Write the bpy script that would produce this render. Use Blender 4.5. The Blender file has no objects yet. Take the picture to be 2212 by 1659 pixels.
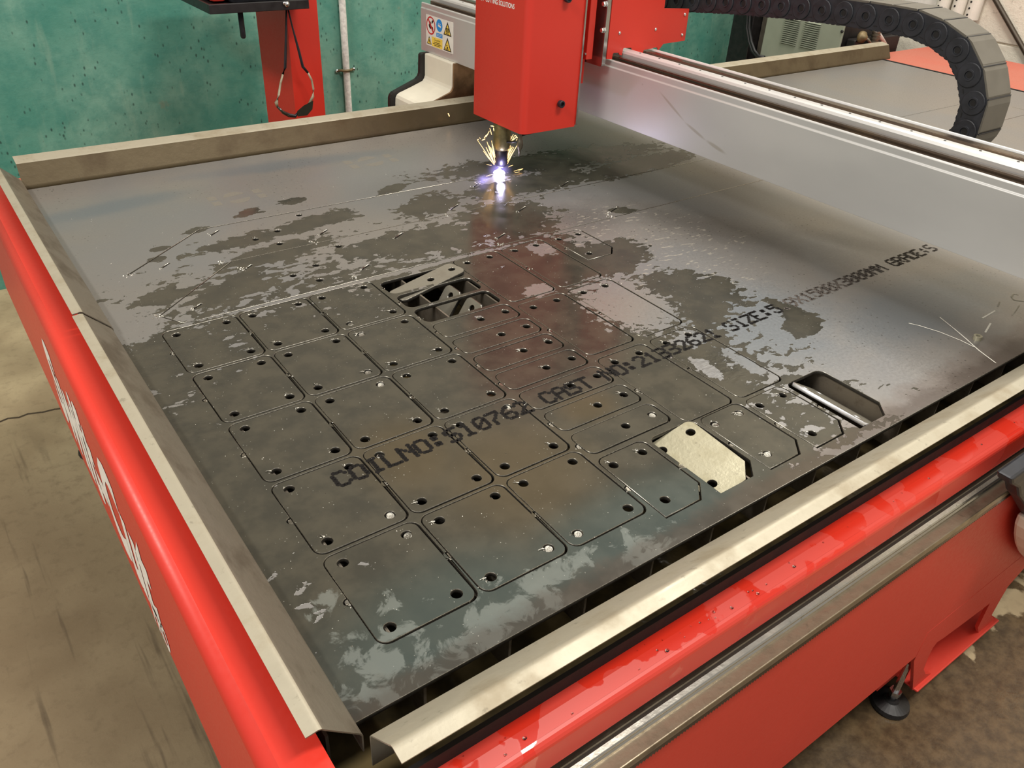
import bpy, bmesh, math, random
import numpy as np
from mathutils import Vector, Matrix, Euler
random.seed(7)
sc = bpy.context.scene
COL = sc.collection
H = 0.65                      # height of the steel sheet's top face above the floor; all builders use z = 0 at that face

# ------------------------------------------------------------------ camera
CR = np.array([[0.8092781, -0.5856281, 0.0459199], [-0.290711, -0.4672055, -0.8349887], [0.5104469, 0.6623887, -0.5483477]])
CC = np.array([-0.15334, -0.41209, 0.64184])
CF = 1760.395
cam_d = bpy.data.cameras.new('camera'); cam = bpy.data.objects.new('camera', cam_d); COL.objects.link(cam)
cam_d.sensor_fit = 'HORIZONTAL'; cam_d.sensor_width = 36.0; cam_d.lens = CF / 2212 * 36.0
cam_d.clip_start = 0.01; cam_d.clip_end = 100
m = Matrix(((CR[0][0], -CR[1][0], -CR[2][0], CC[0]), (CR[0][1], -CR[1][1], -CR[2][1], CC[1]), (CR[0][2], -CR[1][2], -CR[2][2], CC[2] + H), (0, 0, 0, 1)))
cam.matrix_world = m
sc.camera = cam

# ------------------------------------------------------------------ light, world, exposure
w = bpy.data.worlds.new('world'); sc.world = w; w.use_nodes = True
w.node_tree.nodes['Background'].inputs[0].default_value = (1.0, 0.965, 0.92, 1)
w.node_tree.nodes['Background'].inputs[1].default_value = 0.50
def area(name, loc, size, power, col=(1.0, 0.945, 0.865), target=None):
    d = bpy.data.lights.new(name, 'AREA'); d.shape = 'RECTANGLE'; d.size, d.size_y = size; d.energy = power; d.color = col
    o = bpy.data.objects.new(name, d); COL.objects.link(o); o.location = (loc[0], loc[1], loc[2] + H)
    if target is not None:
        o.rotation_euler = (Vector(target) - Vector(loc)).to_track_quat('-Z', 'Y').to_euler()
    return o
area('overhead_or_fill_light', (1.25, -0.9, 3.2), (1.5, 0.5), 104)
area('overhead_or_fill_light', (-2.2, 0.4, 2.9), (1.5, 0.5), 92, target=(0.9, 0.6, 0))  # unseen fill added from the left to brighten the beam front
area('overhead_or_fill_light', (2.6, 1.2, 3.4), (1.5, 0.5), 84)  # unseen fill light added over the right side
sc.view_settings.view_transform = 'Standard'
sc.view_settings.look = 'None'
sc.view_settings.gamma = 1.0
sc.view_settings.use_curve_mapping = False
sc.view_settings.exposure = 0.0

# ------------------------------------------------------------------ helpers
def at(px, py, ax, v):
    """point of the real plane x/y/z = v seen at a photo pixel"""
    r = CR.T @ np.array([(px - 1106) / CF, (py - 829.5) / CF, 1.0]); i = 'xyz'.index(ax)
    p = CC + r * (v - CC[i]) / r[i]
    return Vector(p)
def s2l(c):
    return tuple(((x / 255) / 12.92 if x <= 10 else (((x / 255) + 0.055) / 1.055) ** 2.4) for x in c) + (1.0,)

class G:
    """small helper to wire material nodes"""
    def __init__(s, name):
        s.m = bpy.data.materials.new(name); s.m.use_nodes = True; s.t = s.m.node_tree; s.n = s.t.nodes
        s.b = s.n['Principled BSDF']; s.out = s.n['Material Output']
    def new(s, typ, **kw):
        nd = s.n.new(typ)
        for k, v in kw.items(): setattr(nd, k, v)
        return nd
    def put(s, sock, v):
        if hasattr(v, 'links') or isinstance(v, bpy.types.NodeSocket): s.t.links.new(v, sock)
        elif isinstance(v, tuple) and len(v) == 3 and sock.type == 'RGBA': sock.default_value = v + (1,)
        else: sock.default_value = v
    def math(s, op, a, b=None, c=None, clamp=False):
        nd = s.new('ShaderNodeMath', operation=op, use_clamp=clamp)
        s.put(nd.inputs[0], a)
        if b is not None: s.put(nd.inputs[1], b)
        if c is not None: s.put(nd.inputs[2], c)
        return nd.outputs[0]
    def vmath(s, op, a, b=None):
        nd = s.new('ShaderNodeVectorMath', operation=op); s.put(nd.inputs[0], a)
        if b is not None: s.put(nd.inputs[1], b)
        return nd.outputs['Value'] if op in ('LENGTH', 'DOT_PRODUCT', 'DISTANCE') else nd.outputs[0]
    def pos(s, scale=(1, 1, 1), obj=False, rot=0.0, loc=(0, 0, 0)):
        src = s.new('ShaderNodeTexCoord').outputs['Object'] if obj else s.new('ShaderNodeNewGeometry').outputs['Position']
        mp = s.new('ShaderNodeMapping'); s.t.links.new(src, mp.inputs[0]); mp.inputs['Scale'].default_value = scale
        mp.inputs['Rotation'].default_value = (0, 0, rot); mp.inputs['Location'].default_value = loc
        return mp.outputs[0]
    def noise(s, vec, scale, detail=4, rough=0.55, dist=0.0, col=False):
        nd = s.new('ShaderNodeTexNoise'); s.put(nd.inputs['Vector'], vec); nd.inputs['Scale'].default_value = scale
        nd.inputs['Detail'].default_value = detail; nd.inputs['Roughness'].default_value = rough; nd.inputs['Distortion'].default_value = dist
        return nd.outputs['Color' if col else 'Fac']
    def voro(s, vec, scale, feat='F1', out='Distance', rnd=1.0):
        nd = s.new('ShaderNodeTexVoronoi', feature=feat); s.put(nd.inputs['Vector'], vec); nd.inputs['Scale'].default_value = scale
        nd.inputs['Randomness'].default_value = rnd
        return nd.outputs[out]
    def ramp(s, f, lo, hi, a=0.0, b=1.0, smooth=True):
        nd = s.new('ShaderNodeMapRange', interpolation_type='SMOOTHSTEP' if smooth else 'LINEAR', clamp=True); s.put(nd.inputs[0], f)
        for i, v in zip((1, 2, 3, 4), (lo, hi, a, b)): s.put(nd.inputs[i], v)
        return nd.outputs[0]
    def mix(s, f, a, b, mode='MIX'):
        nd = s.new('ShaderNodeMix', data_type='RGBA', blend_type=mode); s.put(nd.inputs[0], f); s.put(nd.inputs[6], a); s.put(nd.inputs[7], b)
        return nd.outputs[2]
    def fmix(s, f, a, b):
        nd = s.new('ShaderNodeMix', data_type='FLOAT'); s.put(nd.inputs[0], f); s.put(nd.inputs[2], a); s.put(nd.inputs[3], b)
        return nd.outputs[0]
    def bump(s, h, dist=0.001, strength=1.0):
        nd = s.new('ShaderNodeBump'); nd.inputs['Distance'].default_value = dist; nd.inputs['Strength'].default_value = strength
        s.put(nd.inputs['Height'], h); s.t.links.new(nd.outputs[0], s.b.inputs['Normal'])
    def set(s, **kw):
        names = dict(col='Base Color', rough='Roughness', metal='Metallic', spec='Specular IOR Level', coat='Coat Weight', coatr='Coat Roughness', ior='IOR', trans='Transmission Weight', emis='Emission Color', emstr='Emission Strength', alpha='Alpha')
        for k, v in kw.items(): s.put(s.b.inputs[names[k]], v)
        return s.m

def simple(name, rgb, rough=0.5, metal=0.0, var=0.12, scale=40, bump=0.0, **kw):
    g = G(name); c = s2l(rgb)
    n = g.noise(g.pos(), scale, 5, 0.6)
    d = tuple(x * (1 - var) for x in c[:3]) + (1,); e = tuple(min(1, x * (1 + var)) for x in c[:3]) + (1,)
    g.set(col=g.mix(g.ramp(n, 0.3, 0.7), d, e), rough=g.ramp(n, 0.3, 0.7, rough * 0.88, min(1, rough * 1.12)), metal=metal, **kw)
    if bump: g.bump(n, bump)
    return g.m

M = {}
M['black_plastic'] = simple('black_plastic', (30, 32, 38), 0.5, var=0.3, scale=60)
M['chain_cover'] = simple('chain_cover', (92, 88, 79), 0.55, var=0.12, scale=25)
M['black_steel'] = simple('black_steel', (26, 24, 24), 0.45, var=0.3)
M['dark'] = simple('dark_interior', (16, 14, 13), 0.7, var=0.3)
M['bolt'] = simple('bright_bolt', (205, 205, 205), 0.25, 1.0, 0.1, 300)
M['cut_edge'] = simple('cut_edge', (150, 146, 136), 0.28, 1.0, 0.25, 300)
M['kerf_face'] = simple('kerf_face', (46, 43, 38), 0.55, 0.25, 0.3, 200)
M['disc'] = simple('cut_disc', (150, 148, 140), 0.3, 0.9, 0.35, 500, bump=0.0006)
M['slag'] = simple('bright_slag', (178, 175, 166), 0.28, 1.0, 0.3, 400, bump=0.0008)
M['white'] = simple('white_paint', (226, 222, 214), 0.5, var=0.05)
M['decal_white'] = simple('decal_white', (236, 232, 226), 0.5, var=0.03)
M['cream'] = simple('cream_plastic', (226, 220, 202), 0.42, var=0.04, scale=12)
M['pvc'] = simple('white_pvc', (224, 220, 208), 0.4, var=0.05, scale=15)
M['torch_brass'] = simple('torch_brass', (120, 112, 78), 0.42, 0.7, 0.2, 90)
M['torch_tip'] = simple('torch_tip', (40, 38, 52), 0.4, 0.3, 0.2, 90)
M['grey_panel'] = simple('grey_panel', (140, 146, 130), 0.5, var=0.05, scale=10)
M['steel_dull'] = simple('steel_dull', (120, 112, 98), 0.42, 0.8, 0.2, 30)
M['brown_steel'] = simple('brown_steel', (150, 120, 90), 0.4, 0.75, 0.35, 22)
M['plate_alu'] = simple('plate_alu', (170, 168, 165), 0.2, 0.95, 0.1, 30)
M['yellow'] = simple('sign_yellow', (238, 205, 84), 0.45, var=0.03)
M['sign_red'] = simple('sign_red', (196, 44, 46), 0.45, var=0.03)
M['sign_blue'] = simple('sign_blue', (36, 138, 214), 0.45, var=0.03)
M['sign_black'] = simple('sign_black', (22, 18, 18), 0.5, var=0.1)
M['nut'] = simple('nut_metal', (190, 186, 164), 0.35, 0.6, 0.15, 120)
M['hose'] = simple('hose_rubber', (24, 25, 25), 0.5, var=0.2)
M['fitting'] = simple('fitting_brass', (120, 104, 74), 0.5, 0.4, 0.2)
M['grey_pipe'] = simple('conduit_paint', (218, 217, 211), 0.6, var=0.16, scale=80, bump=0.0015)
M['lens'] = simple('smoked_lens', (46, 48, 40), 0.15, var=0.05)
M['frame_light'] = simple('frame_light', (150, 140, 118), 0.35, var=0.15)
M['red_case'] = simple('red_case', (220, 62, 50), 0.4, var=0.05)

def red_paint(name, rgb=(208, 52, 38), rough=0.40, wet=False, faded=False):
    g = G(name); c = s2l(rgb)
    n = g.noise(g.pos(), 3.0, 4, 0.5); f = g.noise(g.pos(), 160, 3, 0.6)
    base = g.mix(g.ramp(n, 0.3, 0.7), tuple(x * 0.93 for x in c[:3]) + (1,), c)
    r = g.ramp(f, 0.3, 0.7, rough * 0.9, rough * 1.1)
    if wet:
        v = g.pos((1, 1, 1))
        a = g.noise(v, 13, 2, 0.45, 0.3); bl = g.noise(v, 60, 3, 0.5)
        dry = g.ramp(g.math('ADD', a, g.math('MULTIPLY', bl, 0.16)), 0.555, 0.575)
        drytint = g.mix(0.07, base, s2l((205, 150, 140)))
        base = g.mix(dry, base, drytint); r = g.fmix(dry, 0.16, 0.42)
    if not wet:
        chip = g.ramp(g.noise(g.pos(), 45, 6, 0.7), 0.735, 0.75)
        base = g.mix(chip, base, s2l((70, 40, 34)))
    if faded: base = g.mix(g.ramp(g.noise(g.pos(), 5, 4), 0.3, 0.7, 0.25, 0.5), base, s2l((180, 120, 100)))
    g.set(col=base, rough=r)
    return g.m
M['red'] = red_paint('red_paint')
M['red_wet'] = red_paint('red_wet_paint', (216, 50, 33), 0.3, wet=True)
M['red_faded'] = red_paint('red_faded_paint', (196, 92, 74), 0.55, faded=True)
M['red_dusty'] = red_paint('red_dusty_paint', (206, 60, 44), 0.5)

def stainless(name, rgb, rough, stain=0.5, metal=0.75, brown=(120, 100, 72), scale=14, stretch=(1, 1, 1)):
    g = G(name); v = g.pos(stretch)
    n = g.noise(v, scale, 6, 0.62); n2 = g.noise(v, scale * 6, 4, 0.6)
    col = g.mix(g.math('MULTIPLY', g.ramp(n, 0.45, 0.72), stain), s2l(rgb), s2l(brown))
    col = g.mix(g.ramp(n2, 0.62, 0.72, 0, 0.35), col, s2l((90, 84, 70)))
    g.set(col=col, rough=g.ramp(n, 0.3, 0.7, rough * 0.8, rough * 1.25), metal=metal)
    g.bump(n2, 0.0003)
    return g.m
M['guard'] = stainless('guard_steel', (172, 165, 146), 0.48, 0.55, 0.35, brown=(130, 115, 88))
M['guard_dirty_shaded'] = stainless('guard_dirty_shaded_steel', (122, 114, 100), 0.45, 0.8, 0.4, brown=(84, 74, 60), scale=24, stretch=(1.0, 0.5, 1.0))
M['guard_far'] = stainless('guard_far_steel', (90, 78, 56), 0.42, 0.8, 0.5, brown=(72, 58, 38), scale=10)
M['ledge'] = stainless('ledge_steel', (150, 138, 118), 0.34, 0.7, brown=(80, 68, 54), scale=18)
M['rail'] = stainless('rail_steel', (180, 176, 166), 0.22, 0.15, 0.95)
M['rail_dark'] = stainless('rail_dark_steel', (96, 82, 70), 0.25, 0.3, 0.9)
M['alu'] = stainless('beam_aluminium', (208, 207, 205), 0.42, 0.05, 0.55, brown=(170, 165, 155), scale=4)
M['slat'] = stainless('slat_steel', (120, 112, 100), 0.45, 0.7, 0.5, brown=(70, 56, 40), scale=30)

# blob node group : ellipse distance value
bg = bpy.data.node_groups.new('patch', 'ShaderNodeTree')
for nm, tp in (('P', 'NodeSocketVector'), ('C', 'NodeSocketVector'), ('S', 'NodeSocketVector'), ('R', 'NodeSocketVector')):
    bg.interface.new_socket(nm, in_out='INPUT', socket_type=tp)
bg.interface.new_socket('V', in_out='OUTPUT', socket_type='NodeSocketFloat')
gi = bg.nodes.new('NodeGroupInput'); go = bg.nodes.new('NodeGroupOutput')
v1 = bg.nodes.new('ShaderNodeVectorMath'); v1.operation = 'SUBTRACT'
v2 = bg.nodes.new('ShaderNodeVectorRotate'); v2.rotation_type = 'EULER_XYZ'
v3 = bg.nodes.new('ShaderNodeVectorMath'); v3.operation = 'DIVIDE'
v4 = bg.nodes.new('ShaderNodeVectorMath'); v4.operation = 'LENGTH'
v5 = bg.nodes.new('ShaderNodeMath'); v5.operation = 'SUBTRACT'; v5.inputs[0].default_value = 1.0
L = bg.links.new
L(gi.outputs['P'], v1.inputs[0]); L(gi.outputs['C'], v1.inputs[1]); L(v1.outputs[0], v2.inputs['Vector']); L(gi.outputs['R'], v2.inputs['Rotation'])
L(v2.outputs[0], v3.inputs[0]); L(gi.outputs['S'], v3.inputs[1]); L(v3.outputs[0], v4.inputs[0]); L(v4.outputs['Value'], v5.inputs[1]); L(v5.outputs[0], go.inputs['V'])
def patches(g, vec, lst):
    cur = None
    for (x, y, rx, ry, rot) in lst:
        nd = g.new('ShaderNodeGroup'); nd.node_tree = bg; g.put(nd.inputs['P'], vec)
        nd.inputs['C'].default_value = (x, y, 0); nd.inputs['S'].default_value = (rx, ry, 1); nd.inputs['R'].default_value = (0, 0, -math.radians(rot))
        cur = nd.outputs[0] if cur is None else g.math('MAXIMUM', cur, nd.outputs[0])
    return cur
def flat_pos(g):
    return g.vmath('MULTIPLY', g.new('ShaderNodeNewGeometry').outputs['Position'], (1, 1, 0))

def sheet_material(name):
    g = G(name); v = flat_pos(g)
    fine = g.noise(v, 220, 4, 0.65); mid = g.noise(v, 22, 6, 0.6); low = g.noise(v, 3.2, 3, 0.5, 0.4)
    wetv = patches(g, v, [(0.30, 0.36, 0.46, 0.52, 0), (0.56, 0.27, 0.27, 0.27, 0), (0.44, 0.07, 0.38, 0.13, 0), (0.62, 0.55, 0.16, 0.30, 0), (0.74, 0.68, 0.13, 0.16, 0),
                          (0.80, 0.87, 0.13, 0.10, 30), (0.62, 0.84, 0.14, 0.045, 0), (1.12, 1.13, 0.34, 0.07, -8), (0.98, 1.02, 0.20, 0.06, 0), (1.30, 1.00, 0.22, 0.05, 5),
                          (0.87, 0.62, 0.10, 0.06, 20), (0.90, 0.44, 0.08, 0.10, 40), (0.965, 0.255, 0.055, 0.035, 35), (0.99, 0.30, 0.02, 0.05, 10), (0.83, 0.37, 0.07, 0.05, 10),
                          (0.33, 0.95, 0.13, 0.035, 8), (0.30, 1.03, 0.10, 0.028, 6), (0.46, 1.05, 0.11, 0.035, 8), (0.55, 0.88, 0.16, 0.05, 4), (0.22, 0.86, 0.10, 0.035, 30),
                          (0.11, 0.88, 0.05, 0.03, 10), (0.36, 1.16, 0.035, 0.02, 30), (0.46, 1.18, 0.03, 0.02, 0), (0.24, 1.12, 0.03, 0.015, 20), (0.68, 1.14, 0.05, 0.02, 20), (0.70, 1.02, 0.09, 0.05, 30),
                          (0.14, 1.03, 0.02, 0.01, 0), (0.16, 1.07, 0.02, 0.012, 0), (1.05, 0.79, 0.02, 0.03, 60), (0.06, 0.70, 0.10, 0.09, 0), (0.18, 0.03, 0.36, 0.20, 0)])
    edge = g.math('ADD', wetv, g.math('MULTIPLY', g.math('SUBTRACT', mid, 0.5), 1.5))
    fin2 = g.noise(v, 80, 4, 0.55)
    edge = g.math('ADD', edge, g.math('MULTIPLY', g.math('SUBTRACT', fin2, 0.5), 0.40))
    edge = g.math('ADD', edge, g.math('MULTIPLY', g.math('SUBTRACT', g.noise(g.pos((1, 1.6, 0), loc=(3, 1, 0)), 42, 3, 0.5, 0.5), 0.5), 1.5))
    wet = g.ramp(edge, 0.0, 0.05)
    dryhole = patches(g, v, [(0.755, 0.46, 0.07, 0.10, 0), (0.66, 0.58, 0.03, 0.02, 0), (0.77, 0.72, 0.025, 0.03, 0), (0.72, 0.245, 0.018, 0.03, 0), (0.76, 0.32, 0.03, 0.02, 0), (0.785, 0.22, 0.012, 0.05, 0), (0.03, 0.80, 0.05, 0.05, 0), (0.42, 0.7665, 0.32, 0.0075, -1)])
    hole = g.ramp(g.math('ADD', g.math('ADD', dryhole, g.math('MULTIPLY', g.math('SUBTRACT', fin2, 0.5), 2.2)), g.math('MULTIPLY', g.math('SUBTRACT', mid, 0.5), 1.6)), 0.0, 0.06)
    wet = g.math('MULTIPLY', wet, g.math('SUBTRACT', 1.0, hole))
    # dry mill scale: warm / cool drifting tint, light scratches, dark specks
    warm = g.mix(g.ramp(low, 0.35, 0.65), s2l((140, 140, 140)), s2l((146, 142, 137)))
    rust = patches(g, v, [(1.9, 0.02, 2.2, 0.045, 0)])
    warm = g.mix(g.ramp(g.math('ADD', rust, g.math('MULTIPLY', g.math('SUBTRACT', mid, 0.5), 1.0)), 0.0, 0.5, 0, 0.35), warm, s2l((104, 84, 70)))
    bl = patches(g, v, [(0.14, 1.32, 0.22, 0.05, 6), (0.9, 0.30, 0.25, 0.20, 0), (1.2, 0.18, 0.35, 0.12, 0), (0.55, 1.40, 0.35, 0.05, -5)])
    warm = g.mix(g.ramp(g.math('ADD', bl, g.math('MULTIPLY', g.math('SUBTRACT', mid, 0.5), 0.5)), 0.0, 0.7, 0, 0.6), warm, s2l((116, 126, 134)))
    dk = patches(g, v, [(1.15, 0.62, 0.10, 0.42, 25), (0.95, 0.80, 0.14, 0.12, 0), (1.35, 0.42, 0.06, 0.20, 25)])
    warm = g.mix(g.ramp(g.math('ADD', dk, g.math('MULTIPLY', g.math('SUBTRACT', mid, 0.5), 0.8)), 0.0, 0.9, 0, 0.45), warm, s2l((92, 88, 84)))
    scr = g.math('MULTIPLY', g.ramp(g.noise(g.pos((26, 75, 1), rot=0.6), 2.0, 2, 0.5), 0.63, 0.67), g.ramp(patches(g, v, [(0.98, 0.62, 0.24, 0.26, 0)]), 0.0, 0.3))
    warm = g.mix(g.math('MULTIPLY', scr, 0.5), warm, s2l((205, 198, 182)))
    spk = g.math('MULTIPLY', g.ramp(g.voro(v, 90), 0.10, 0.16, 1, 0), g.ramp(low, 0.45, 0.6))
    warm = g.mix(g.math('MULTIPLY', spk, 0.75), warm, s2l((70, 66, 62)))
    wetc = g.mix(g.ramp(mid, 0.35, 0.65), s2l((64, 63, 56)), s2l((78, 75, 65)))
    brown = patches(g, v, [(0.33, 0.20, 0.16, 0.16, 0), (0.50, 0.26, 0.07, 0.05, 0), (0.24, 0.30, 0.10, 0.12, 0)])
    wetc = g.mix(g.ramp(brown, 0.0, 0.8, 0, 0.6), wetc, s2l((86, 74, 52)))
    teal = patches(g, v, [(0.15, 0.04, 0.20, 0.13, 0), (0.40, 0.05, 0.25, 0.09, 0)])  # reflected greenish tint painted into the wet colour
    wetc = g.mix(g.ramp(teal, 0.0, 0.7, 0, 0.75), wetc, s2l((70, 80, 76)))
    scum = patches(g, v, [(0.055, 0.035, 0.085, 0.055, 20), (0.20, 0.03, 0.15, 0.035, 8), (0.10, 0.10, 0.03, 0.02, 0), (0.38, 0.02, 0.06, 0.02, 0), (0.045, 0.14, 0.03, 0.02, 30), (0.37, 0.005, 0.03, 0.02, 0)])
    scm = g.ramp(g.math('ADD', scum, g.math('MULTIPLY', g.math('SUBTRACT', g.noise(v, 34, 6, 0.62, 0.6), 0.56), 4.2)), 0.10, 0.45)
    wetc = g.mix(g.math('MULTIPLY', scm, 0.38), wetc, s2l((150, 156, 150)))
    col = g.mix(wet, warm, wetc)
    rb = patches(g, v, [(1.0, 0.000, 2.6, 0.040, 0)])
    col = g.mix(g.ramp(g.math('ADD', rb, g.math('MULTIPLY', g.math('SUBTRACT', mid, 0.5), 1.2)), 0.1, 0.6, 0, 0.5), col, s2l((70, 56, 46)))
    spat = g.math('MULTIPLY', g.ramp(g.voro(v, 160), 0.07, 0.11, 1, 0), g.ramp(g.noise(v, 35, 2), 0.5, 0.6))
    col = g.mix(g.math('MULTIPLY', spat, 0.6), col, s2l((190, 190, 180)))
    rr = g.fmix(wet, g.ramp(fine, 0.3, 0.7, 0.30, 0.40), g.ramp(mid, 0.3, 0.7, 0.13, 0.22))
    g.set(col=col, rough=rr, metal=g.fmix(wet, 0.60, 0.34))
    rip = patches(g, v, [(0.05, 0.62, 0.14, 0.22, 0), (0.12, 0.68, 0.10, 0.06, 0), (0.36, 0.68, 0.06, 0.06, 0), (0.74, 0.24, 0.05, 0.07, 0), (0.38, 0.55, 0.05, 0.07, 0)])
    hgt = g.math('ADD', g.math('MULTIPLY', wet, 0.35), g.math('MULTIPLY', g.ramp(rip, 0.0, 0.5), g.noise(g.pos((60, 130, 1), rot=-0.5), 1.0, 3, 0.5)))
    g.bump(g.math('ADD', hgt, g.math('MULTIPLY', fine, 0.03)), 0.0009)
    return g.m
def beam_mat():
    g = G('beam_aluminium_front'); v = g.new('ShaderNodeNewGeometry').outputs['Position']
    n = g.noise(g.pos((1, 0.4, 1)), 5, 4, 0.5); sp_ = g.new('ShaderNodeSeparateXYZ'); g.put(sp_.inputs[0], v)
    cb = g.new('ShaderNodeCombineXYZ'); g.put(cb.inputs[0], sp_.outputs[1]); g.put(cb.inputs[1], sp_.outputs[2])
    run = patches(g, cb.outputs[0], [(0.80, 0.855, 0.055, 0.0035, 27), (0.725, 0.822, 0.04, 0.004, 18), (0.665, 0.806, 0.035, 0.005, 12)])
    col = g.mix(g.ramp(n, 0.3, 0.7), s2l((204, 204, 203)), s2l((214, 213, 210)))
    col = g.mix(g.ramp(run, 0.0, 0.6, 0, 0.45), col, s2l((150, 140, 116)))
    pk = g.math('MULTIPLY', g.ramp(g.voro(v, 26), 0.03, 0.07, 1, 0), g.ramp(g.noise(v, 7, 2), 0.5, 0.6))
    col = g.mix(g.math('MULTIPLY', pk, 0.5), col, s2l((120, 118, 112)))
    g.set(col=col, rough=g.ramp(n, 0.3, 0.7, 0.34, 0.46), metal=0.55); return g.m
M['beam'] = beam_mat()
M['sheet'] = sheet_material('mill_scale_steel')
M['tilt_lit_plate'] = stainless('tilt_lit_plate_steel', (158, 153, 130), 0.42, 0.45, 0.5, brown=(128, 120, 88), scale=25)
M['dull_plate'] = stainless('dull_plate_steel', (132, 128, 116), 0.4, 0.4, 0.4, brown=(100, 90, 74), scale=25)
M['ink'] = simple('stencil_ink', (20, 18, 17), 0.65, 0.0, 0.2, 120, spec=0.15)
M['ink_faint'] = simple('stencil_ink_faint', (80, 74, 69), 0.6, 0.1, 0.15, 120, spec=0.2)
M['chalk'] = simple('chalk', (225, 222, 210), 0.9, 0.0, 0.1, 300)

def water_mat():
    g = G('tank_water'); v = g.pos()
    g.set(col=g.mix(g.ramp(g.noise(v, 20, 3), 0.35, 0.65), s2l((74, 66, 48)), s2l((110, 96, 66))), rough=0.12)
    g.bump(g.noise(v, 60, 2), 0.001)
    return g.m
M['water'] = water_mat()
def drop_mat():
    g = G('water_drop'); g.set(col=(1, 1, 1, 1), rough=0.02, trans=1.0, ior=1.33); return g.m
M['drop'] = drop_mat()
def emit(name, col, st):
    g = G(name); g.set(col=(0, 0, 0, 1), emis=col, emstr=st); return g.m
M['arc'] = emit('arc_core', (0.85, 0.82, 1.0, 1), 14)
M['spark'] = emit('hot_spark', (1.0, 0.55, 0.20, 1), 4)
def glow_mat():
    m_ = bpy.data.materials.new('arc_halo_volume'); m_.use_nodes = True; t = m_.node_tree; t.nodes.clear()
    o = t.nodes.new('ShaderNodeOutputMaterial'); e = t.nodes.new('ShaderNodeEmission'); e.inputs[0].default_value = (0.42, 0.34, 1.0, 1)
    tc = t.nodes.new('ShaderNodeTexCoord'); ln = t.nodes.new('ShaderNodeVectorMath'); ln.operation = 'LENGTH'
    t.links.new(tc.outputs['Object'], ln.inputs[0])
    mr = t.nodes.new('ShaderNodeMapRange'); mr.inputs[1].default_value = 0.0; mr.inputs[2].default_value = 1.0; mr.inputs[3].default_value = 1.0; mr.inputs[4].default_value = 0.0
    t.links.new(ln.outputs['Value'], mr.inputs[0])
    pw = t.nodes.new('ShaderNodeMath'); pw.operation = 'POWER'; pw.inputs[1].default_value = 3.0; t.links.new(mr.outputs[0], pw.inputs[0])
    ns = t.nodes.new('ShaderNodeTexNoise'); ns.inputs['Scale'].default_value = 2.2; t.links.new(tc.outputs['Object'], ns.inputs['Vector'])
    mu = t.nodes.new('ShaderNodeMath'); mu.operation = 'MULTIPLY'; t.links.new(pw.outputs[0], mu.inputs[0]); t.links.new(ns.outputs[0], mu.inputs[1])
    m2 = t.nodes.new('ShaderNodeMath'); m2.operation = 'MULTIPLY'; m2.inputs[1].default_value = 170; t.links.new(mu.outputs[0], m2.inputs[0])
    t.links.new(m2.outputs[0], e.inputs[1]); t.links.new(e.outputs[0], o.inputs['Volume'])
    return m_
M['glow'] = glow_mat()

def floor_mat():
    g = G('stained_concrete'); v = flat_pos(g)
    a = g.noise(v, 5, 6, 0.6); b = g.noise(v, 40, 5, 0.65); t = g.noise(g.pos((18, 1.2, 0), rot=0.12), 1.0, 4, 0.6)
    col = g.mix(g.ramp(a, 0.3, 0.7), s2l((150, 132, 102)), s2l((182, 164, 130)))
    col = g.mix(g.ramp(b, 0.45, 0.75, 0, 0.45), col, s2l((110, 94, 70)))
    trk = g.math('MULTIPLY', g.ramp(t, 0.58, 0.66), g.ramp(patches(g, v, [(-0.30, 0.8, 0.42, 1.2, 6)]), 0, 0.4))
    dirt_shade = patches(g, v, [(-0.20, 0.55, 0.34, 1.25, 4)])  # left floor: real dirt, with the table's shadow painted in too
    col = g.mix(g.ramp(g.math('ADD', dirt_shade, g.math('MULTIPLY', g.math('SUBTRACT', a, 0.5), 0.7)), 0.0, 0.5, 0, 0.55), col, s2l((104, 86, 62)))
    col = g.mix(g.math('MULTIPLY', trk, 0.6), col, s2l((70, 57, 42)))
    wv = patches(g, v, [(0.85, -0.42, 0.55, 0.30, 10), (1.25, -0.30, 0.32, 0.20, 10), (0.5, -0.3, 0.6, 0.3, 0), (1.60, -0.14, 0.06, 0.05, 0), (1.8, 0.1, 0.35, 0.3, 0)] + [(at(px_, py_, 'z', -H).x, at(px_, py_, 'z', -H).y, 0.16, 0.13, 0) for px_, py_ in ((1780, 1650), (1880, 1600), (1960, 1560), (1850, 1530), (2000, 1480))])
    wet = g.ramp(g.math('ADD', wv, g.math('MULTIPLY', g.math('SUBTRACT', g.noise(v, 9, 5, 0.55), 0.5), 1.3)), 0.0, 0.07)
    wetc = g.mix(g.ramp(b, 0.3, 0.7), s2l((74, 60, 44)), s2l((104, 86, 62)))
    col = g.mix(wet, col, wetc)
    g.set(col=col, rough=g.fmix(wet, 0.75, g.ramp(a, 0.3, 0.7, 0.2, 0.45)))
    g.bump(g.math('MULTIPLY', b, 0.5), 0.002)
    return g.m
M['floor'] = floor_mat()
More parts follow.
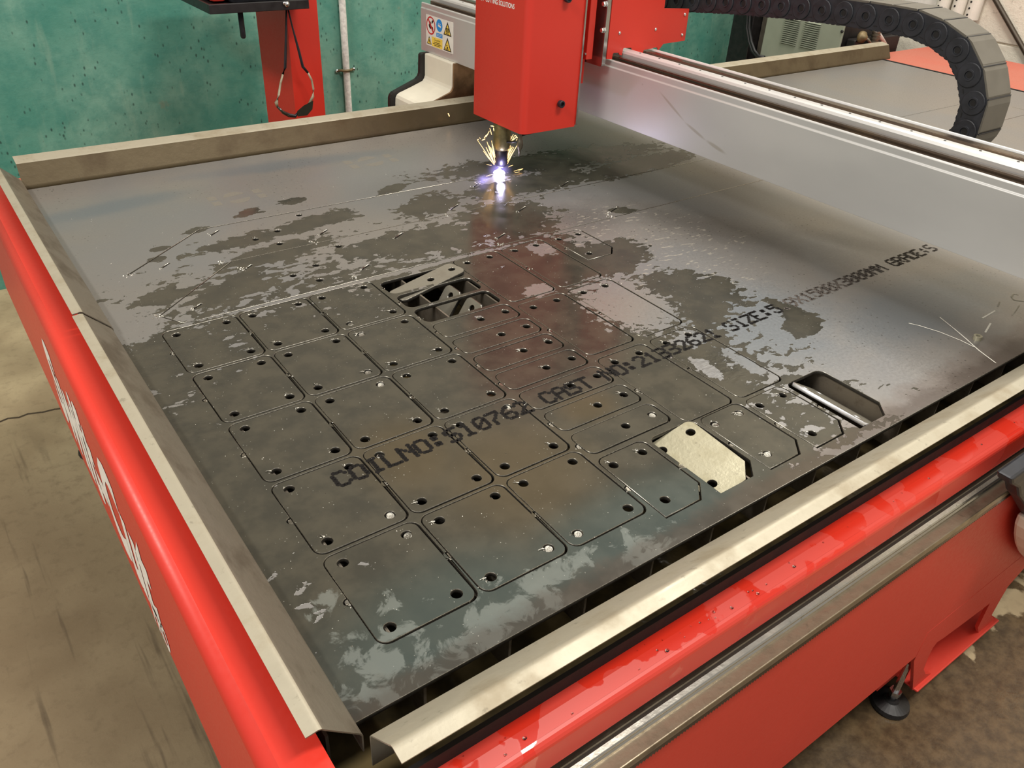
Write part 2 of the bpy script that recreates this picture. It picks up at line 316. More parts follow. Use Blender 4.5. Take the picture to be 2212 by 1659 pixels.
def green_mat():
    g = G('green_wall_paint'); v = g.pos()
    a = g.noise(v, 2.2, 5, 0.6); b = g.noise(v, 14, 6, 0.65); st = g.noise(g.pos((9, 9, 1.5)), 2.0, 4, 0.6)
    col = g.mix(g.ramp(a, 0.3, 0.7), s2l((72, 136, 120)), s2l((128, 170, 152)))
    col = g.mix(g.ramp(b, 0.4, 0.65, 0, 0.5), col, s2l((50, 122, 110)))
    col = g.mix(g.ramp(st, 0.55, 0.72, 0, 0.35), col, s2l((140, 170, 150)))
    pit = g.math('MULTIPLY', g.ramp(g.voro(g.pos((1, 1, 0.55)), 62), 0.08, 0.26, 1, 0), g.ramp(g.noise(v, 17, 3, 0.6), 0.44, 0.56))
    col = g.mix(g.math('MULTIPLY', pit, 0.85), col, s2l((34, 66, 58)))
    col = g.mix(g.ramp(g.noise(v, 6, 4, 0.6), 0.66, 0.72, 0, 0.35), col, s2l((140, 128, 104)))
    zz = g.new('ShaderNodeSeparateXYZ'); g.put(zz.inputs[0], v)
    col = g.mix(g.ramp(zz.outputs[2], 1.10, 1.105), col, g.mix(g.ramp(a, 0.3, 0.7), s2l((150, 143, 130)), s2l((168, 160, 146))))
    g.set(col=col, rough=0.6); g.bump(b, 0.003)
    return g.m
M['green'] = green_mat()
def block_mat():
    g = G('white_block'); v = g.pos(); b = g.noise(v, 55, 5, 0.7)
    col = g.mix(g.ramp(g.noise(v, 4, 4), 0.3, 0.7), s2l((226, 220, 204)), s2l((214, 208, 192)))
    col = g.mix(g.ramp(b, 0.60, 0.68, 0, 0.5), col, s2l((150, 145, 132)))
    g.set(col=col, rough=0.75); g.bump(b, 0.003)
    return g.m
M['block'] = block_mat()

# ------------------------------------------------------------------ mesh builders
class MB:
    def __init__(s): s.v = []; s.f = []
    def add(s, vs, fs):
        k = len(s.v); s.v += [tuple(p) for p in vs]; s.f += [tuple(i + k for i in f) for f in fs]; return s
    def box(s, x0, x1, y0, y1, z0, z1):
        vs = [(x, y, z) for x in (x0, x1) for y in (y0, y1) for z in (z0, z1)]
        return s.add(vs, [(0, 1, 3, 2), (4, 6, 7, 5), (0, 4, 5, 1), (2, 3, 7, 6), (0, 2, 6, 4), (1, 5, 7, 3)])
    def prism(s, poly, ax, a0, a1):
        n = len(poly)
        def P(p, a): return {'x': (a, p[0], p[1]), 'y': (p[0], a, p[1]), 'z': (p[0], p[1], a)}[ax]
        vs = [P(p, a0) for p in poly] + [P(p, a1) for p in poly]
        fs = [tuple(range(n)), tuple(range(2 * n - 1, n - 1, -1))] + [(i, i + n, (i + 1) % n + n, (i + 1) % n) for i in range(n)]
        return s.add(vs, fs)
    def tube(s, pts, r, n=8, cap=True):
        pts = [Vector(p) for p in pts]; k = len(s.v); rs = r if isinstance(r, (list, tuple)) else [r] * len(pts)
        for i, p in enumerate(pts):
            d = (pts[min(i + 1, len(pts) - 1)] - pts[max(i - 1, 0)]).normalized()
            a = d.cross(Vector((0, 0, 1))) if abs(d.z) < 0.95 else d.cross(Vector((1, 0, 0))); a.normalize(); b = d.cross(a)
            for j in range(n):
                t = 2 * math.pi * j / n; q = p + (a * math.cos(t) + b * math.sin(t)) * rs[i]; s.v.append(tuple(q))
        for i in range(len(pts) - 1):
            for j in range(n): s.f.append((k + i * n + j, k + i * n + (j + 1) % n, k + (i + 1) * n + (j + 1) % n, k + (i + 1) * n + j))
        if cap:
            s.f.append(tuple(k + j for j in range(n - 1, -1, -1))); s.f.append(tuple(k + (len(pts) - 1) * n + j for j in range(n)))
        return s
    def lathe(s, prof, c, ax='z', n=20):
        k = len(s.v); m_ = len(prof)
        for (r, h) in prof:
            for j in range(n):
                t = 2 * math.pi * j / n; a, b = r * math.cos(t), r * math.sin(t)
                s.v.append({'z': (c[0] + a, c[1] + b, c[2] + h), 'x': (c[0] + h, c[1] + a, c[2] + b), 'y': (c[0] + a, c[1] + h, c[2] + b)}[ax])
        for i in range(m_ - 1):
            for j in range(n): s.f.append((k + i * n + j, k + i * n + (j + 1) % n, k + (i + 1) * n + (j + 1) % n, k + (i + 1) * n + j))
        s.f.append(tuple(k + j for j in range(n - 1, -1, -1))); s.f.append(tuple(k + (m_ - 1) * n + j for j in range(n)))
        return s
    def mesh(s, name, org=(0, 0, 0)):
        me = bpy.data.meshes.new(name); me.from_pydata([(p[0] - org[0], p[1] - org[1], p[2] - org[2]) for p in s.v], [], s.f)
        bm = bmesh.new(); bm.from_mesh(me); bmesh.ops.recalc_face_normals(bm, faces=bm.faces); bm.to_mesh(me); bm.free()
        return me
WORG = {}
def put(name, mb, mat, parent=None, loc=None, bevel=0, smooth=False, seg=2):
    """links the builder's geometry (sheet coordinates) as one mesh object; a part is kept relative to its parent's world origin"""
    if loc is None: loc = WORG[parent] if parent is not None else tuple(np.mean([p for p in mb.v], axis=0))
    me = mb.mesh(name, loc); me.materials.append(M[mat] if isinstance(mat, str) else mat)
    o = bpy.data.objects.new(name, me); COL.objects.link(o)
    WORG[o] = tuple(loc)
    if parent is None: o.location = (loc[0], loc[1], loc[2] + H)
    else:
        o.parent = parent; po = WORG[parent]; o.location = (loc[0] - po[0], loc[1] - po[1], loc[2] - po[2])
    if smooth:
        for p in me.polygons: p.use_smooth = True
    if bevel:
        b = o.modifiers.new('edge', 'BEVEL'); b.width = bevel; b.segments = seg; b.limit_method = 'ANGLE'; b.angle_limit = math.radians(35)
        b.harden_normals = False
    return o
def thing(name, loc, label, cat, group=None):
    o = bpy.data.objects.new(name, None); COL.objects.link(o); o.location = (loc[0], loc[1], loc[2] + H); o.empty_display_size = 0.05
    WORG[o] = tuple(loc); tag(o, label, cat, group); return o
def tag(o, label, cat, group=None, kind=None):
    if label: o['label'] = label
    if cat: o['category'] = cat
    if group: o['group'] = group
    if kind: o['kind'] = kind
    return o
def struct(o): o['kind'] = 'structure'; return o

def arc_pts(cx, cy, r, a0, a1, n=6):
    return [(cx + r * math.cos(math.radians(a0 + (a1 - a0) * i / n)), cy + r * math.sin(math.radians(a0 + (a1 - a0) * i / n))) for i in range(n + 1)]
def rrect(x0, y0, x1, y1, r, n=6):
    return arc_pts(x1 - r, y1 - r, r, 0, 90, n) + arc_pts(x0 + r, y1 - r, r, 90, 180, n) + arc_pts(x0 + r, y0 + r, r, 180, 270, n) + arc_pts(x1 - r, y0 + r, r, 270, 360, n)
def circ(x, y, r, n=24): return [(x + r * math.cos(2 * math.pi * i / n), y + r * math.sin(2 * math.pi * i / n)) for i in range(n)]
def filled(name, loops, t, bev=0.0):
    """flat plate from 2D loops (first = outline, others = holes), thickness t, top face at z = 0"""
    cu = bpy.data.curves.new(name, 'CURVE'); cu.dimensions = '2D'; cu.fill_mode = 'BOTH'
    cu.extrude = t / 2 - bev; cu.bevel_depth = bev; cu.bevel_resolution = 0; cu.offset = -bev
    for lp in loops:
        sp = cu.splines.new('POLY'); sp.points.add(len(lp) - 1)
        for p, q in zip(sp.points, lp): p.co = (q[0], q[1], 0, 1)
        sp.use_cyclic_u = True
    o = bpy.data.objects.new(name, cu); COL.objects.link(o)
    dg = bpy.context.evaluated_depsgraph_get(); dg.update()
    me = bpy.data.meshes.new_from_object(o.evaluated_get(dg)); me.name = name
    bpy.data.objects.remove(o); bpy.data.curves.remove(cu)
    me.transform(Matrix.Translation((0, 0, -t / 2)))
    return me
def text_mesh(body, size, shear=0.0, bold=0.0, align='LEFT', sx=1.0):
    cu = bpy.data.curves.new('letters', 'FONT'); cu.body = body; cu.size = size; cu.shear = shear; cu.offset = bold; cu.align_x = align; cu.resolution_u = 3
    o = bpy.data.objects.new('letters', cu); COL.objects.link(o); dg = bpy.context.evaluated_depsgraph_get(); dg.update()
    me = bpy.data.meshes.new_from_object(o.evaluated_get(dg)); bpy.data.objects.remove(o); bpy.data.curves.remove(cu)
    vs = [(v.co.x * sx, v.co.y) for v in me.vertices]; fs = [tuple(p.vertices) for p in me.polygons]; bpy.data.meshes.remove(me)
    return vs, fs
def edge_mats(me, top='sheet', side='cut_edge'):
    me.materials.clear(); me.materials.append(M[top]); me.materials.append(M[side]); me.materials.append(M['kerf_face'])
    for p in me.polygons: p.material_index = 0 if abs(p.normal.z) > 0.95 else (1 if abs(p.normal.z) > 0.2 else 2)
    return me
# ------------------------------------------------------------------ the room
FZ = -H
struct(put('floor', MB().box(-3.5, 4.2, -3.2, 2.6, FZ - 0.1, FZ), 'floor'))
struct(put('wall_back', MB().box(-3.5, 4.2, 2.5, 2.65, FZ, 3.2), 'green'))
WX = 3.85
wr = struct(put('wall_right', MB().box(WX + 0.012, WX + 0.2, -3.2, 2.5, FZ, 3.2), 'block'))
for r_ in range(7):                                     # painted blocks in the part of the wall that shows
    z0 = -0.42 + r_ * 0.2245
    for k in range(5):
        y0 = 0.35 + k * 0.4475 - (0.22 if r_ % 2 else 0)
        y1 = min(y0 + 0.4405, 2.49)
        put('block', MB().box(WX + 0.001 * random.random(), WX + 0.02, y0, y1, z0, z0 + 0.2175), 'block', wr, bevel=0.003)
fl = bpy.data.objects['floor']
crk = MB(); pts = [at(x, y, 'z', FZ) for x, y in ((-60, 925), (0, 911), (18, 904), (40, 902), (62, 894), (90, 891), (120, 884), (160, 879), (240, 868))]
for a, b in zip(pts[:-1], pts[1:]):
    crk.add([(a.x, a.y - 0.004, FZ + 0.0006), (b.x, b.y - 0.003, FZ + 0.0006), (b.x, b.y + 0.004, FZ + 0.0006), (a.x, a.y + 0.003, FZ + 0.0006)], [(0, 1, 2, 3)])
put('crack', crk, simple('floor_crack', (70, 58, 42), 0.9), fl)

# painted pipe clipped to the green wall
cx = at(745, 100, 'y', 2.485).x
cd = thing('conduit', (cx, 2.485, -0.3), 'pale flaking painted conduit running down the green wall', 'pipe')
put('pipe', MB().tube([(cx, 2.485, z) for z in np.linspace(-0.6, 1.4, 9)], 0.0125, 14), 'grey_pipe', cd, smooth=True)
cz = at(750, 153, 'y', 2.48).z
clip = MB().tube([(cx - 0.034, 2.494, cz), (cx - 0.022, 2.488, cz + 0.002), (cx - 0.012, 2.470, cz + 0.003), (cx + 0.012, 2.470, cz + 0.003), (cx + 0.022, 2.488, cz + 0.002), (cx + 0.034, 2.494, cz)], 0.0045, 8)
cl = put('saddle_clip', clip, 'fitting', cd, smooth=True)
for sx in (-0.034, 0.034): put('screw', MB().lathe([(0.006, 0), (0.006, -0.006), (0.003, -0.009)], (cx + sx, 2.497, cz), 'y', 10), 'bolt', cl)

# ------------------------------------------------------------------ the cutting table
TX1 = 3.66
table = thing('cutting_table', (1.5, 0.75, FZ), 'red plasma cutting table with water tray under the steel sheet', 'cutting table')
TZ = -0.03; TL = 0.020; PX = -0.0745; PB = -0.246
# left side : flat top cover rolling over into the tall painted panel
prof = [(-0.024, TL - 0.004), (-0.024, TL)] + [(PX + 0.014 + 0.014 * math.cos(math.radians(a)), TL - 0.014 + 0.014 * math.sin(math.radians(a))) for a in range(90, 181, 15)] + [(PX, PB), (PX + 0.004, PB), (PX + 0.004, TL - 0.02), (PX + 0.016, TL - 0.004)]
lp = put('side_panel', MB().prism(prof, 'y', -0.10, 1.60), 'red', table)
for p in lp.data.polygons: p.use_smooth = abs(p.normal.y) < 0.5 and p.area < 0.02
# stencilled name on that panel, reading from the far end towards the camera
def panel_text(body, y_start, y_end, z_base, cap, shear):
    vs, fs = text_mesh(body, 1.0, 0.0, 0.046)
    xs = [v[0] for v in vs]; ys = [v[1] for v in vs]; w_ = max(xs) - min(xs); h_ = max(ys)
    k = (y_start - y_end) / w_
    out = [(PX - 0.0006, y_start - (v[0] - min(xs)) * k - shear * (v[1] / h_) * cap, z_base + v[1] / h_ * cap) for v in vs]
    return MB().add(out, fs)
lt = put('painted_lettering', panel_text('Swift-Cut', 0.965, 0.385, -0.200, 0.152, 0.045), 'decal_white', lp)
lt2 = put('painted_lettering', panel_text('PRO', 0.440, 0.365, -0.236, 0.044, 0.011), 'decal_white', lp)
# near side : wet top cover, recess, guide rail, ledge, rack, front panel
fy = -0.094
prof = [(-0.060, TZ - 0.012), (-0.060, TZ), (-0.072, TZ), (-0.086, TZ - 0.0035)] + [(fy + 0.010 + 0.010 * math.cos(math.radians(a)), TZ - 0.0138 + 0.010 * math.sin(math.radians(a))) for a in range(80, 181, 20)] + [(fy, -0.078), (fy + 0.004, -0.078), (fy + 0.004, TZ - 0.018), (-0.07, TZ - 0.012)]
tc_ = put('top_cover', MB().prism(prof, 'x', 0.012, TX1), 'red_wet', table)
put('recess_wall', MB().box(-0.02, TX1, -0.090, -0.086, -0.14, TZ - 0.006), 'brown_recess' if 'brown_recess' in M else simple('recess_paint', (66, 48, 38), 0.6), table)
put('ledge', MB().box(0.0, TX1, -0.124, -0.088, -0.112, -0.100), 'ledge', table, bevel=0.0012)
rl = [(-0.108, -0.1), (-0.108, -0.0965), (-0.1065, -0.094), (-0.1065, -0.0915), (-0.105, -0.090), (-0.1, -0.0890), (-0.096, -0.090), (-0.0955, -0.0915), (-0.0955, -0.0935), (-0.0935, -0.0955), (-0.0935, -0.1)]
put('guide_rail', MB().prism(rl, 'x', 0.0, TX1), 'rail', table)
rk = MB().box(0.0, TX1, -0.1225, -0.100, -0.1215, -0.112)
put('rack_bar', rk, 'rail_dark', table)
rt = MB()
for i in range(330):
    x = 0.08 + i * 0.0045
    rt.add([(x, -0.1225, -0.1215), (x + 0.0028, -0.1225, -0.1215), (x + 0.0014, -0.1225, -0.1245), (x, -0.108, -0.1215), (x + 0.0028, -0.108, -0.1215), (x + 0.0014, -0.108, -0.1245)], [(0, 1, 2), (5, 4, 3), (0, 2, 5, 3), (1, 4, 5, 2)])
tag(put('rack_teeth', rt, 'rail_dark', table), None, None, None, 'stuff')
PY = -0.117
def P(x, y): q = at(x, y, 'y', PY); return (q.x, q.z)
zb = P(1925, 1463)[1]
fp = put('front_panel', MB().prism([(-0.02, -0.124), (-0.02, zb), (2.6, zb), (2.6, -0.124)], 'y', PY, PY + 0.004), 'red_dusty', table)
# foot housing : profiled front plate with a fork pocket, bottom flange, gusset, box behind
lb0 = P(1971, 1491); lb1 = P(2140, 1352)
fpl = [P(1925, 1463), P(1974, 1428), lb0, (lb1[0], lb0[1] + 0.002), P(2140, 1328), P(2177, 1267), (P(2177, 1267)[0] + 0.05, zb + 0.006), (P(2177, 1267)[0] + 0.05, zb + 0.05), (P(1925, 1463)[0], zb + 0.05)]
pocket = [P(1995, 1445), P(2003, 1424), P(2014.5, 1400), P(2024, 1387), P(2038, 1378), P(2088, 1341), P(2138, 1303), P(2112, 1356), P(2114, 1367), P(2019, 1454), P(1999, 1456)]
tri = [P(1934, 1457), P(1973, 1429), P(1959, 1475)]
me = filled('foot_plate', [[(p[0], p[1]) for p in [P(1974, 1428), P(1973, 1460), P(1971, 1491), (lb1[0], lb0[1] + 0.002), P(2141, 1330), P(2160, 1296), P(2177, 1267), (P(2177, 1267)[0] + 0.06, zb + 0.004), (P(2177, 1267)[0] + 0.06, zb + 0.06), (P(1974, 1428)[0], zb + 0.06)]], pocket], 0.006)
me.materials.append(M['red_dusty'])
hb = bpy.data.objects.new('foot_plate', me); COL.objects.link(hb); hb.parent = table; WORG[hb] = (0, PY, 0)
hb.rotation_euler = (math.pi / 2, 0, 0); po = WORG[table]; hb.location = (-po[0], PY - po[1] - 0.0003, -po[2])
fyb = at(1925, 1463, 'z', lb0[1]).y
put('foot_flange', MB().box(lb0[0] + 0.002, lb1[0] + 0.004, PY - 0.008, fyb, lb0[1] - 0.001, lb0[1] + 0.004), 'red_dusty', table, bevel=0.002)
put('foot_box', MB().box(P(1974, 1428)[0] + 0.01, lb1[0] + 0.02, fyb - 0.004, fyb, lb0[1] + 0.004, zb + 0.02), 'red_dusty', table)
fc_ = at(1924, 1514, 'z', FZ + 0.01)
ft = put('levelling_foot', MB().lathe([(0.034, 0), (0.035, 0.004), (0.033, 0.011), (0.014, 0.016), (0.012, 0.02)], (fc_.x, fc_.y, FZ), 'z', 28), 'black_steel', table)
put('stem', MB().lathe([(0.006, 0.014), (0.006, 0.12)], (fc_.x, fc_.y, FZ), 'z', 12).lathe([(0.011, 0.03), (0.011, 0.042)], (fc_.x, fc_.y, FZ), 'z', 6), 'bolt', ft)
ft2 = put('levelling_foot', MB().lathe([(0.034, 0), (0.035, 0.004), (0.033, 0.011), (0.014, 0.016), (0.012, 0.02), (0.008, 0.03), (0.008, 0.4)], (at(175, 985, 'z', FZ).x + 0.03, at(175, 985, 'z', FZ).y, FZ), 'z', 24), 'black_steel', table)
# tank, water and the upright slats that carry the sheet
put('tank_wall', MB().box(-0.03, 3.14, -0.06, -0.055, -0.20, -0.012).box(-0.034, -0.03, -0.06, 1.56, -0.20, -0.012).box(-0.03, 3.14, 1.555, 1.56, -0.20, -0.012).box(3.128, 3.14, -0.06, 1.56, -0.2, -0.001).box(-0.03, 3.14, -0.06, 1.56, -0.21, -0.20), 'dark', table)
put('tank_water', MB().box(-0.029, 3.127, -0.054, 1.554, -0.15, -0.098), 'water', table)
put('underframe_light_block', MB().box(-0.045, 3.2, 0.0, 1.55, FZ + 0.12, -0.21), 'dark', table)  # box widened and deepened to keep light from passing under the table
for i in range(32):
    x = -0.012 + i * 0.0983
    put('slat', MB().box(x - 0.0015, x + 0.0015, 0.006, 1.540, -0.062, -0.0062), 'slat', table)
put('end_tray', MB().box(3.142, TX1, -0.08, 1.56, -0.03, -0.004), 'red_faded', table, bevel=0.003)
put('far_cover', MB().prism([(1.545, -0.020), (1.56, -0.006), (1.60, -0.006), (1.62, -0.02), (1.62, -0.35), (1.545, -0.35)], 'x', -0.03, TX1), 'red_faded', table)

# ------------------------------------------------------------------ folded splash guards round the tray
def guard(label, prof, ax, a0, a1, face='guard'):
    """prof: (across, z) centre line of the folded strip from inner lip to outer flange"""
    t = 0.0014; up = []; lo = []
    for i, p in enumerate(prof):
        q0 = prof[max(i - 1, 0)]; q1 = prof[min(i + 1, len(prof) - 1)]
        d = Vector((q1[0] - q0[0], q1[1] - q0[1])).normalized(); n = Vector((-d.y, d.x)) * t / 2
        up.append((p[0] + n.x, p[1] + n.y)); lo.append((p[0] - n.x, p[1] - n.y))
    o = put('splash_guard', MB().prism(up + lo[::-1], ax, a0, a1), 'guard')
    o.data.materials.append(M[face])
    for p in o.data.polygons:                    # inner slope darker: splash stains, plus its weaker light painted in
        n_ = p.normal; w_ = p.center
        if abs(n_.z) < 0.9: p.material_index = 1
    for p in o.data.polygons: p.use_smooth = len(p.vertices) == 4
    tag(o, label, 'splash guard', 'splash guards round the cutting bed')
    o.data.set_sharp_from_angle(angle=math.radians(38)) if hasattr(o.data, 'set_sharp_from_angle') else None
    return o
def fold(inner, ridge, outer, zi, zr, zo, lipz):
    s = 1 if ridge > inner else -1
    pts = [(inner, lipz), (inner, zi - 0.003), (inner + s * 0.002, zi + 0.001)]
    dx, dz = ridge - inner, zr - zi; L_ = math.hypot(dx, dz); k = 0.006
    pts += [(ridge - dx / L_ * k, zr - dz / L_ * k), (ridge - dx / L_ * k * 0.3, zr - dz / L_ * k * 0.3 + 0.0006), (ridge + s * 0.002, zr + 0.0003), (ridge + s * 0.005, zr + (zo - zr) * 0.2), (outer, zo)]
    return pts
guard('near half of the left stainless splash guard, beside the red panel with lettering', fold(0.009, -0.026, -0.0385, 0.015, 0.050, 0.049, -0.010), 'y', -0.022, 0.784, 'guard_dirty_shaded')
guard('far half of the left stainless splash guard, reaching the green wall corner', fold(0.010, -0.025, -0.0375, 0.0165, 0.0515, 0.0505, -0.008), 'y', 0.7865, 1.515, 'guard_dirty_shaded')
guard('long stainless splash guard along the front of the bed beside the wet red cover', fold(-0.026, -0.066, -0.082, 0.014, 0.049, 0.047, -0.03), 'x', 0.014, 3.05)
guard('stained splash guard along the back of the bed below the green wall', fold(1.512, 1.534, 1.565, 0.004, 0.046, 0.052, -0.004), 'x', 0.010, 3.185, 'guard_far')

# ------------------------------------------------------------------ the steel sheet and what is cut from it
T = 0.0059; K = 0.0016
SQW, SQH, PU, PV = 0.1130, 0.1345, 0.1195, 0.1417
sq = [[(0.0708 + c * PU, 0.0592 + r * PV) for r in range(5)] for c in range(3)]
SQ_HOLES = [(0.0182, 0.1186), (0.0956, 0.1186), (0.0956, 0.0156), (0.0182, 0.0156)]
RW, RH = 0.0965, 0.1895
rect = {(c, r): (0.5912 + c * 0.1092, (0.5672, 0.3638, 0.1598)[r]) for c in range(2) for r in range(3)}
RE_HOLES = [(0.0222, 0.1700), (0.0727, 0.1700)]
SW, SH = 0.1455, 0.0465
strip = [(0.4343, 0.6971 - 0.058 * i) for i in range(10)]      # first three have dropped through
ST_HOLES = [(0.0808, 0.0232), (0.1300, 0.0232)]
CW, CH = 0.0785, 0.1245
ch = [(0.4318 + 0.0889 * i, 0.1637 - 0.0043 * i - CH) for i in range(5)] + [(0.8185, 0.7570 - CH)]
CH_OUT = arc_pts(CW - 0.011, CH - 0.011, 0.011, 0, 90, 5) + arc_pts(0.011, CH - 0.011, 0.011, 90, 180, 5) + [(0.0, 0.0), (CW - 0.0215, 0.0), (CW, 0.0225)]
CH_HOLES = [(0.0128, CH - 0.0190), (0.0624, CH - 0.0192), (0.0212, 0.0225)]
def with_tab(loop, x0, ym, r=0.0056):
    """half-round lead-in on the left edge at height ym"""
    out = []
    for i, p in enumerate(loop):
        q = loop[(i + 1) % len(loop)]; out.append(p)
        if abs(p[0] - x0) < 1e-4 and abs(q[0] - x0) < 1e-4 and p[1] > ym > q[1]:
            out += [(x0, ym + r)] + [(x0 - r * math.sin(math.radians(a)), ym + r * math.cos(math.radians(a))) for a in range(15, 180, 15)] + [(x0, ym - r)]
    return out
def grow(loop, d):
    n = len(loop); out = []
    for i in range(n):
        a, b, c = Vector(loop[i - 1]), Vector(loop[i]), Vector(loop[(i + 1) % n])
        n1 = (b - a).normalized(); n2 = (c - b).normalized()
        n1 = Vector((n1.y, -n1.x)); n2 = Vector((n2.y, -n2.x)); k = n1 + n2
        k = k / max(0.4, k.dot(k) / 2) if k.length > 1e-6 else n1
        out.append((b.x + k.x * d, b.y + k.y * d))
    return out
def shift(loop, x, y): return [(p[0] + x, p[1] + y) for p in loop]
SQ_OUT = rrect(0, 0, SQW, SQH, 0.0115); RE_OUT = rrect(0, 0, RW, RH, 0.0115); ST_OUT = rrect(0, 0, SW, SH, 0.0115)
openings = []; tabs = []
def opening(out, x, y, h):
    lp = grow(shift(out, x, y), K)
    lp = with_tab(lp, x - K, y + h / 2); openings.append(lp); tabs.append((x - K, y + h / 2))
for c in range(3):
    for r in range(5): opening(SQ_OUT, *sq[c][r], SQH)
for k_ in rect: opening(RE_OUT, *rect[k_], RH)
for s_ in strip[:]:
    if s_[1] > 0.17: opening(ST_OUT, *s_, SH)
for c_ in ch: opening(CH_OUT, *c_, CH)
BAR = [(2.85, 0.7690), (2.85, 0.9455), (0.2500, 0.9545), (0.0850, 0.8165), (0.1075, 0.7780), (0.1300, 0.7740)][::-1]
BAR = [(0.1300, 0.7735), (2.85, 0.7690), (2.85, 0.9455), (0.2500, 0.9545), (0.0850, 0.8165), (0.1075, 0.7780)]
openings.append(grow(BAR, 0.0015))
sl = [(0.0806, 0.9880), (0.2485, 1.1235), (0.60, 1.1180), (0.947, 1.1110)]
n_ = 0.0013
openings.append([(sl[0][0], sl[0][1] - n_), (sl[1][0], sl[1][1] - n_), (sl[2][0], sl[2][1] - n_), (sl[3][0], sl[3][1] - n_), (sl[3][0], sl[3][1] + n_), (sl[2][0], sl[2][1] + n_), (sl[1][0] - 0.0006, sl[1][1] + n_), (sl[0][0] - 0.0005, sl[0][1] + n_)])
def slit(px, py):
    a_, b_ = at(px - 9, py + 6, 'z', 0), at(px + 9, py - 6, 'z', 0); p = (a_ + b_) / 2; d = (b_ - a_) / 2; q = Vector((-d.y, d.x, 0)).normalized() * 0.0019
    return [(p.x - d.x - q.x, p.y - d.y - q.y), (p.x + d.x - q.x, p.y + d.y - q.y), (p.x + d.x + q.x, p.y + d.y + q.y), (p.x - d.x + q.x, p.y - d.y + q.y)]
bar_px = [(682, 573), (633, 595), (690, 605), (731, 532)]
sheet_px = [(646, 465), (599, 499), (552, 517), (604, 526.5)]
slits_bar = [(536, 577), (789, 577), (427, 661), (861, 509), (1082, 510), (1127, 452), (1325, 453)]
slits_sheet = [(464, 503), (698, 502), (357, 574), (1031, 398), (982, 447), (1219, 398)]
def inside(p, poly):
    c = False
    for i in range(len(poly)):
        a, b = poly[i - 1], poly[i]
        if (a[1] > p[1]) != (b[1] > p[1]) and p[0] < (b[0] - a[0]) * (p[1] - a[1]) / (b[1] - a[1]) + a[0]: c = not c
    return c
round_all = [at(x, y, 'z', 0) for x, y in bar_px + sheet_px]
slit_all = [slit(x, y) for x, y in slits_bar + slits_sheet]
hole_pts = []                                               # (x, y) of every round hole, for the burrs
sheet_holes = []; bar_holes = []
for p in round_all:
    (bar_holes if inside((p.x, p.y), BAR) else sheet_holes).append(circ(p.x, p.y, 0.0058)); hole_pts.append((p.x, p.y))
for s_ in slit_all:
    cx_ = sum(p[0] for p in s_) / 4; cy_ = sum(p[1] for p in s_) / 4
    (bar_holes if inside((cx_, cy_), BAR) else sheet_holes).append(s_)
sheet = bpy.data.objects.new('steel_sheet', edge_mats(filled('steel_sheet', [[(0.0, 0.0), (3.112, 0.0), (3.112, 1.5), (0.0, 1.5)]] + openings + sheet_holes, T, 0.0005)))
COL.objects.link(sheet); sheet.location = (0, 0, H); WORG[sheet] = (0, 0, 0)
tag(sheet, 'large dark steel sheet with rows of parts cut out, lying on the cutting table', 'steel sheet')

def plate_mesh(name, out, holes, r=0.0061):
    return edge_mats(filled(name, [out] + [circ(x, y, r) for x, y in holes], T, 0.0006))
def lay(name, me, x, y, label, group, w_, h_, holes=()):
    o = bpy.data.objects.new(name, me); COL.objects.link(o)
    o.location = (x + random.uniform(-0.0009, -0.0003), y + random.uniform(0.0002, 0.0009), H - 0.0001)
    a = 0.0016
    o.rotation_euler = (random.uniform(-a, a), random.uniform(-a, a), random.uniform(-0.0012, 0.0012))
    WORG[o] = (x, y, 0); tag(o, label, 'steel plate', group)
    for hx, hy in holes: hole_pts.append((x + hx, y + hy))
    return o
plates = []        # (object, outline test box) used to hand out the stencilled letters
me_sq = plate_mesh('square_plate', SQ_OUT, SQ_HOLES)
colname = ('left-hand', 'middle', 'right-hand'); rowname = ('nearest', 'second', 'third', 'fourth', 'farthest')
for c in range(3):
    for r in range(5):
        o = lay('square_plate', me_sq, *sq[c][r], '%s four-holed square steel plate in the %s column of three' % (rowname[r], colname[c]), 'square plates with four holes', SQW, SQH, SQ_HOLES)
        plates.append((o, sq[c][r], SQW, SQH))
me_re = plate_mesh('rectangular_plate', RE_OUT, RE_HOLES)
rn = ('farthest', 'middle', 'nearest'); extra = {(0, 0): 'beside the open slots, reddish', (1, 0): 'reflecting the red head', (0, 1): 'reddish', (1, 1): 'mostly dry and pale', (0, 2): 'with stencilled figures', (1, 2): 'with smudged stencilled figures'}
for (c, r), (x, y) in rect.items():
    o = lay('rectangular_plate', me_re, x, y, '%s long two-holed plate of the %s pair column, %s' % (rn[r], ('left', 'right')[c], extra[(c, r)]), 'long plates with two holes', RW, RH, RE_HOLES)
    plates.append((o, (x, y), RW, RH))
me_st = plate_mesh('strip_plate', ST_OUT, ST_HOLES)
sn = ('farthest', 'second', 'third', 'fourth', 'fifth', 'sixth', 'nearest')
used = [s_ for s_ in strip if s_[1] > 0.17]
for i, (x, y) in enumerate(used[3:]):
    lab = '%s flat two-holed strip plate below the three open slots' % sn[i]
    if i == 4: lab = 'strip plate stencilled with dark letters, fifth below the three open slots'
    o = lay('strip_plate', me_st, x, y, lab, 'strip plates lying flat', SW, SH, ST_HOLES); plates.append((o, (x, y), SW, SH))
def place(name, me, mat3, label, group):
    o = bpy.data.objects.new(name, me); COL.objects.link(o); tag(o, label, 'steel plate', group)
    o.matrix_world = Matrix.Translation((0, 0, H)) @ mat3; return o
x, y = used[0]
me_sd = me_st.copy(); me_sd.materials[0] = M['dull_plate']
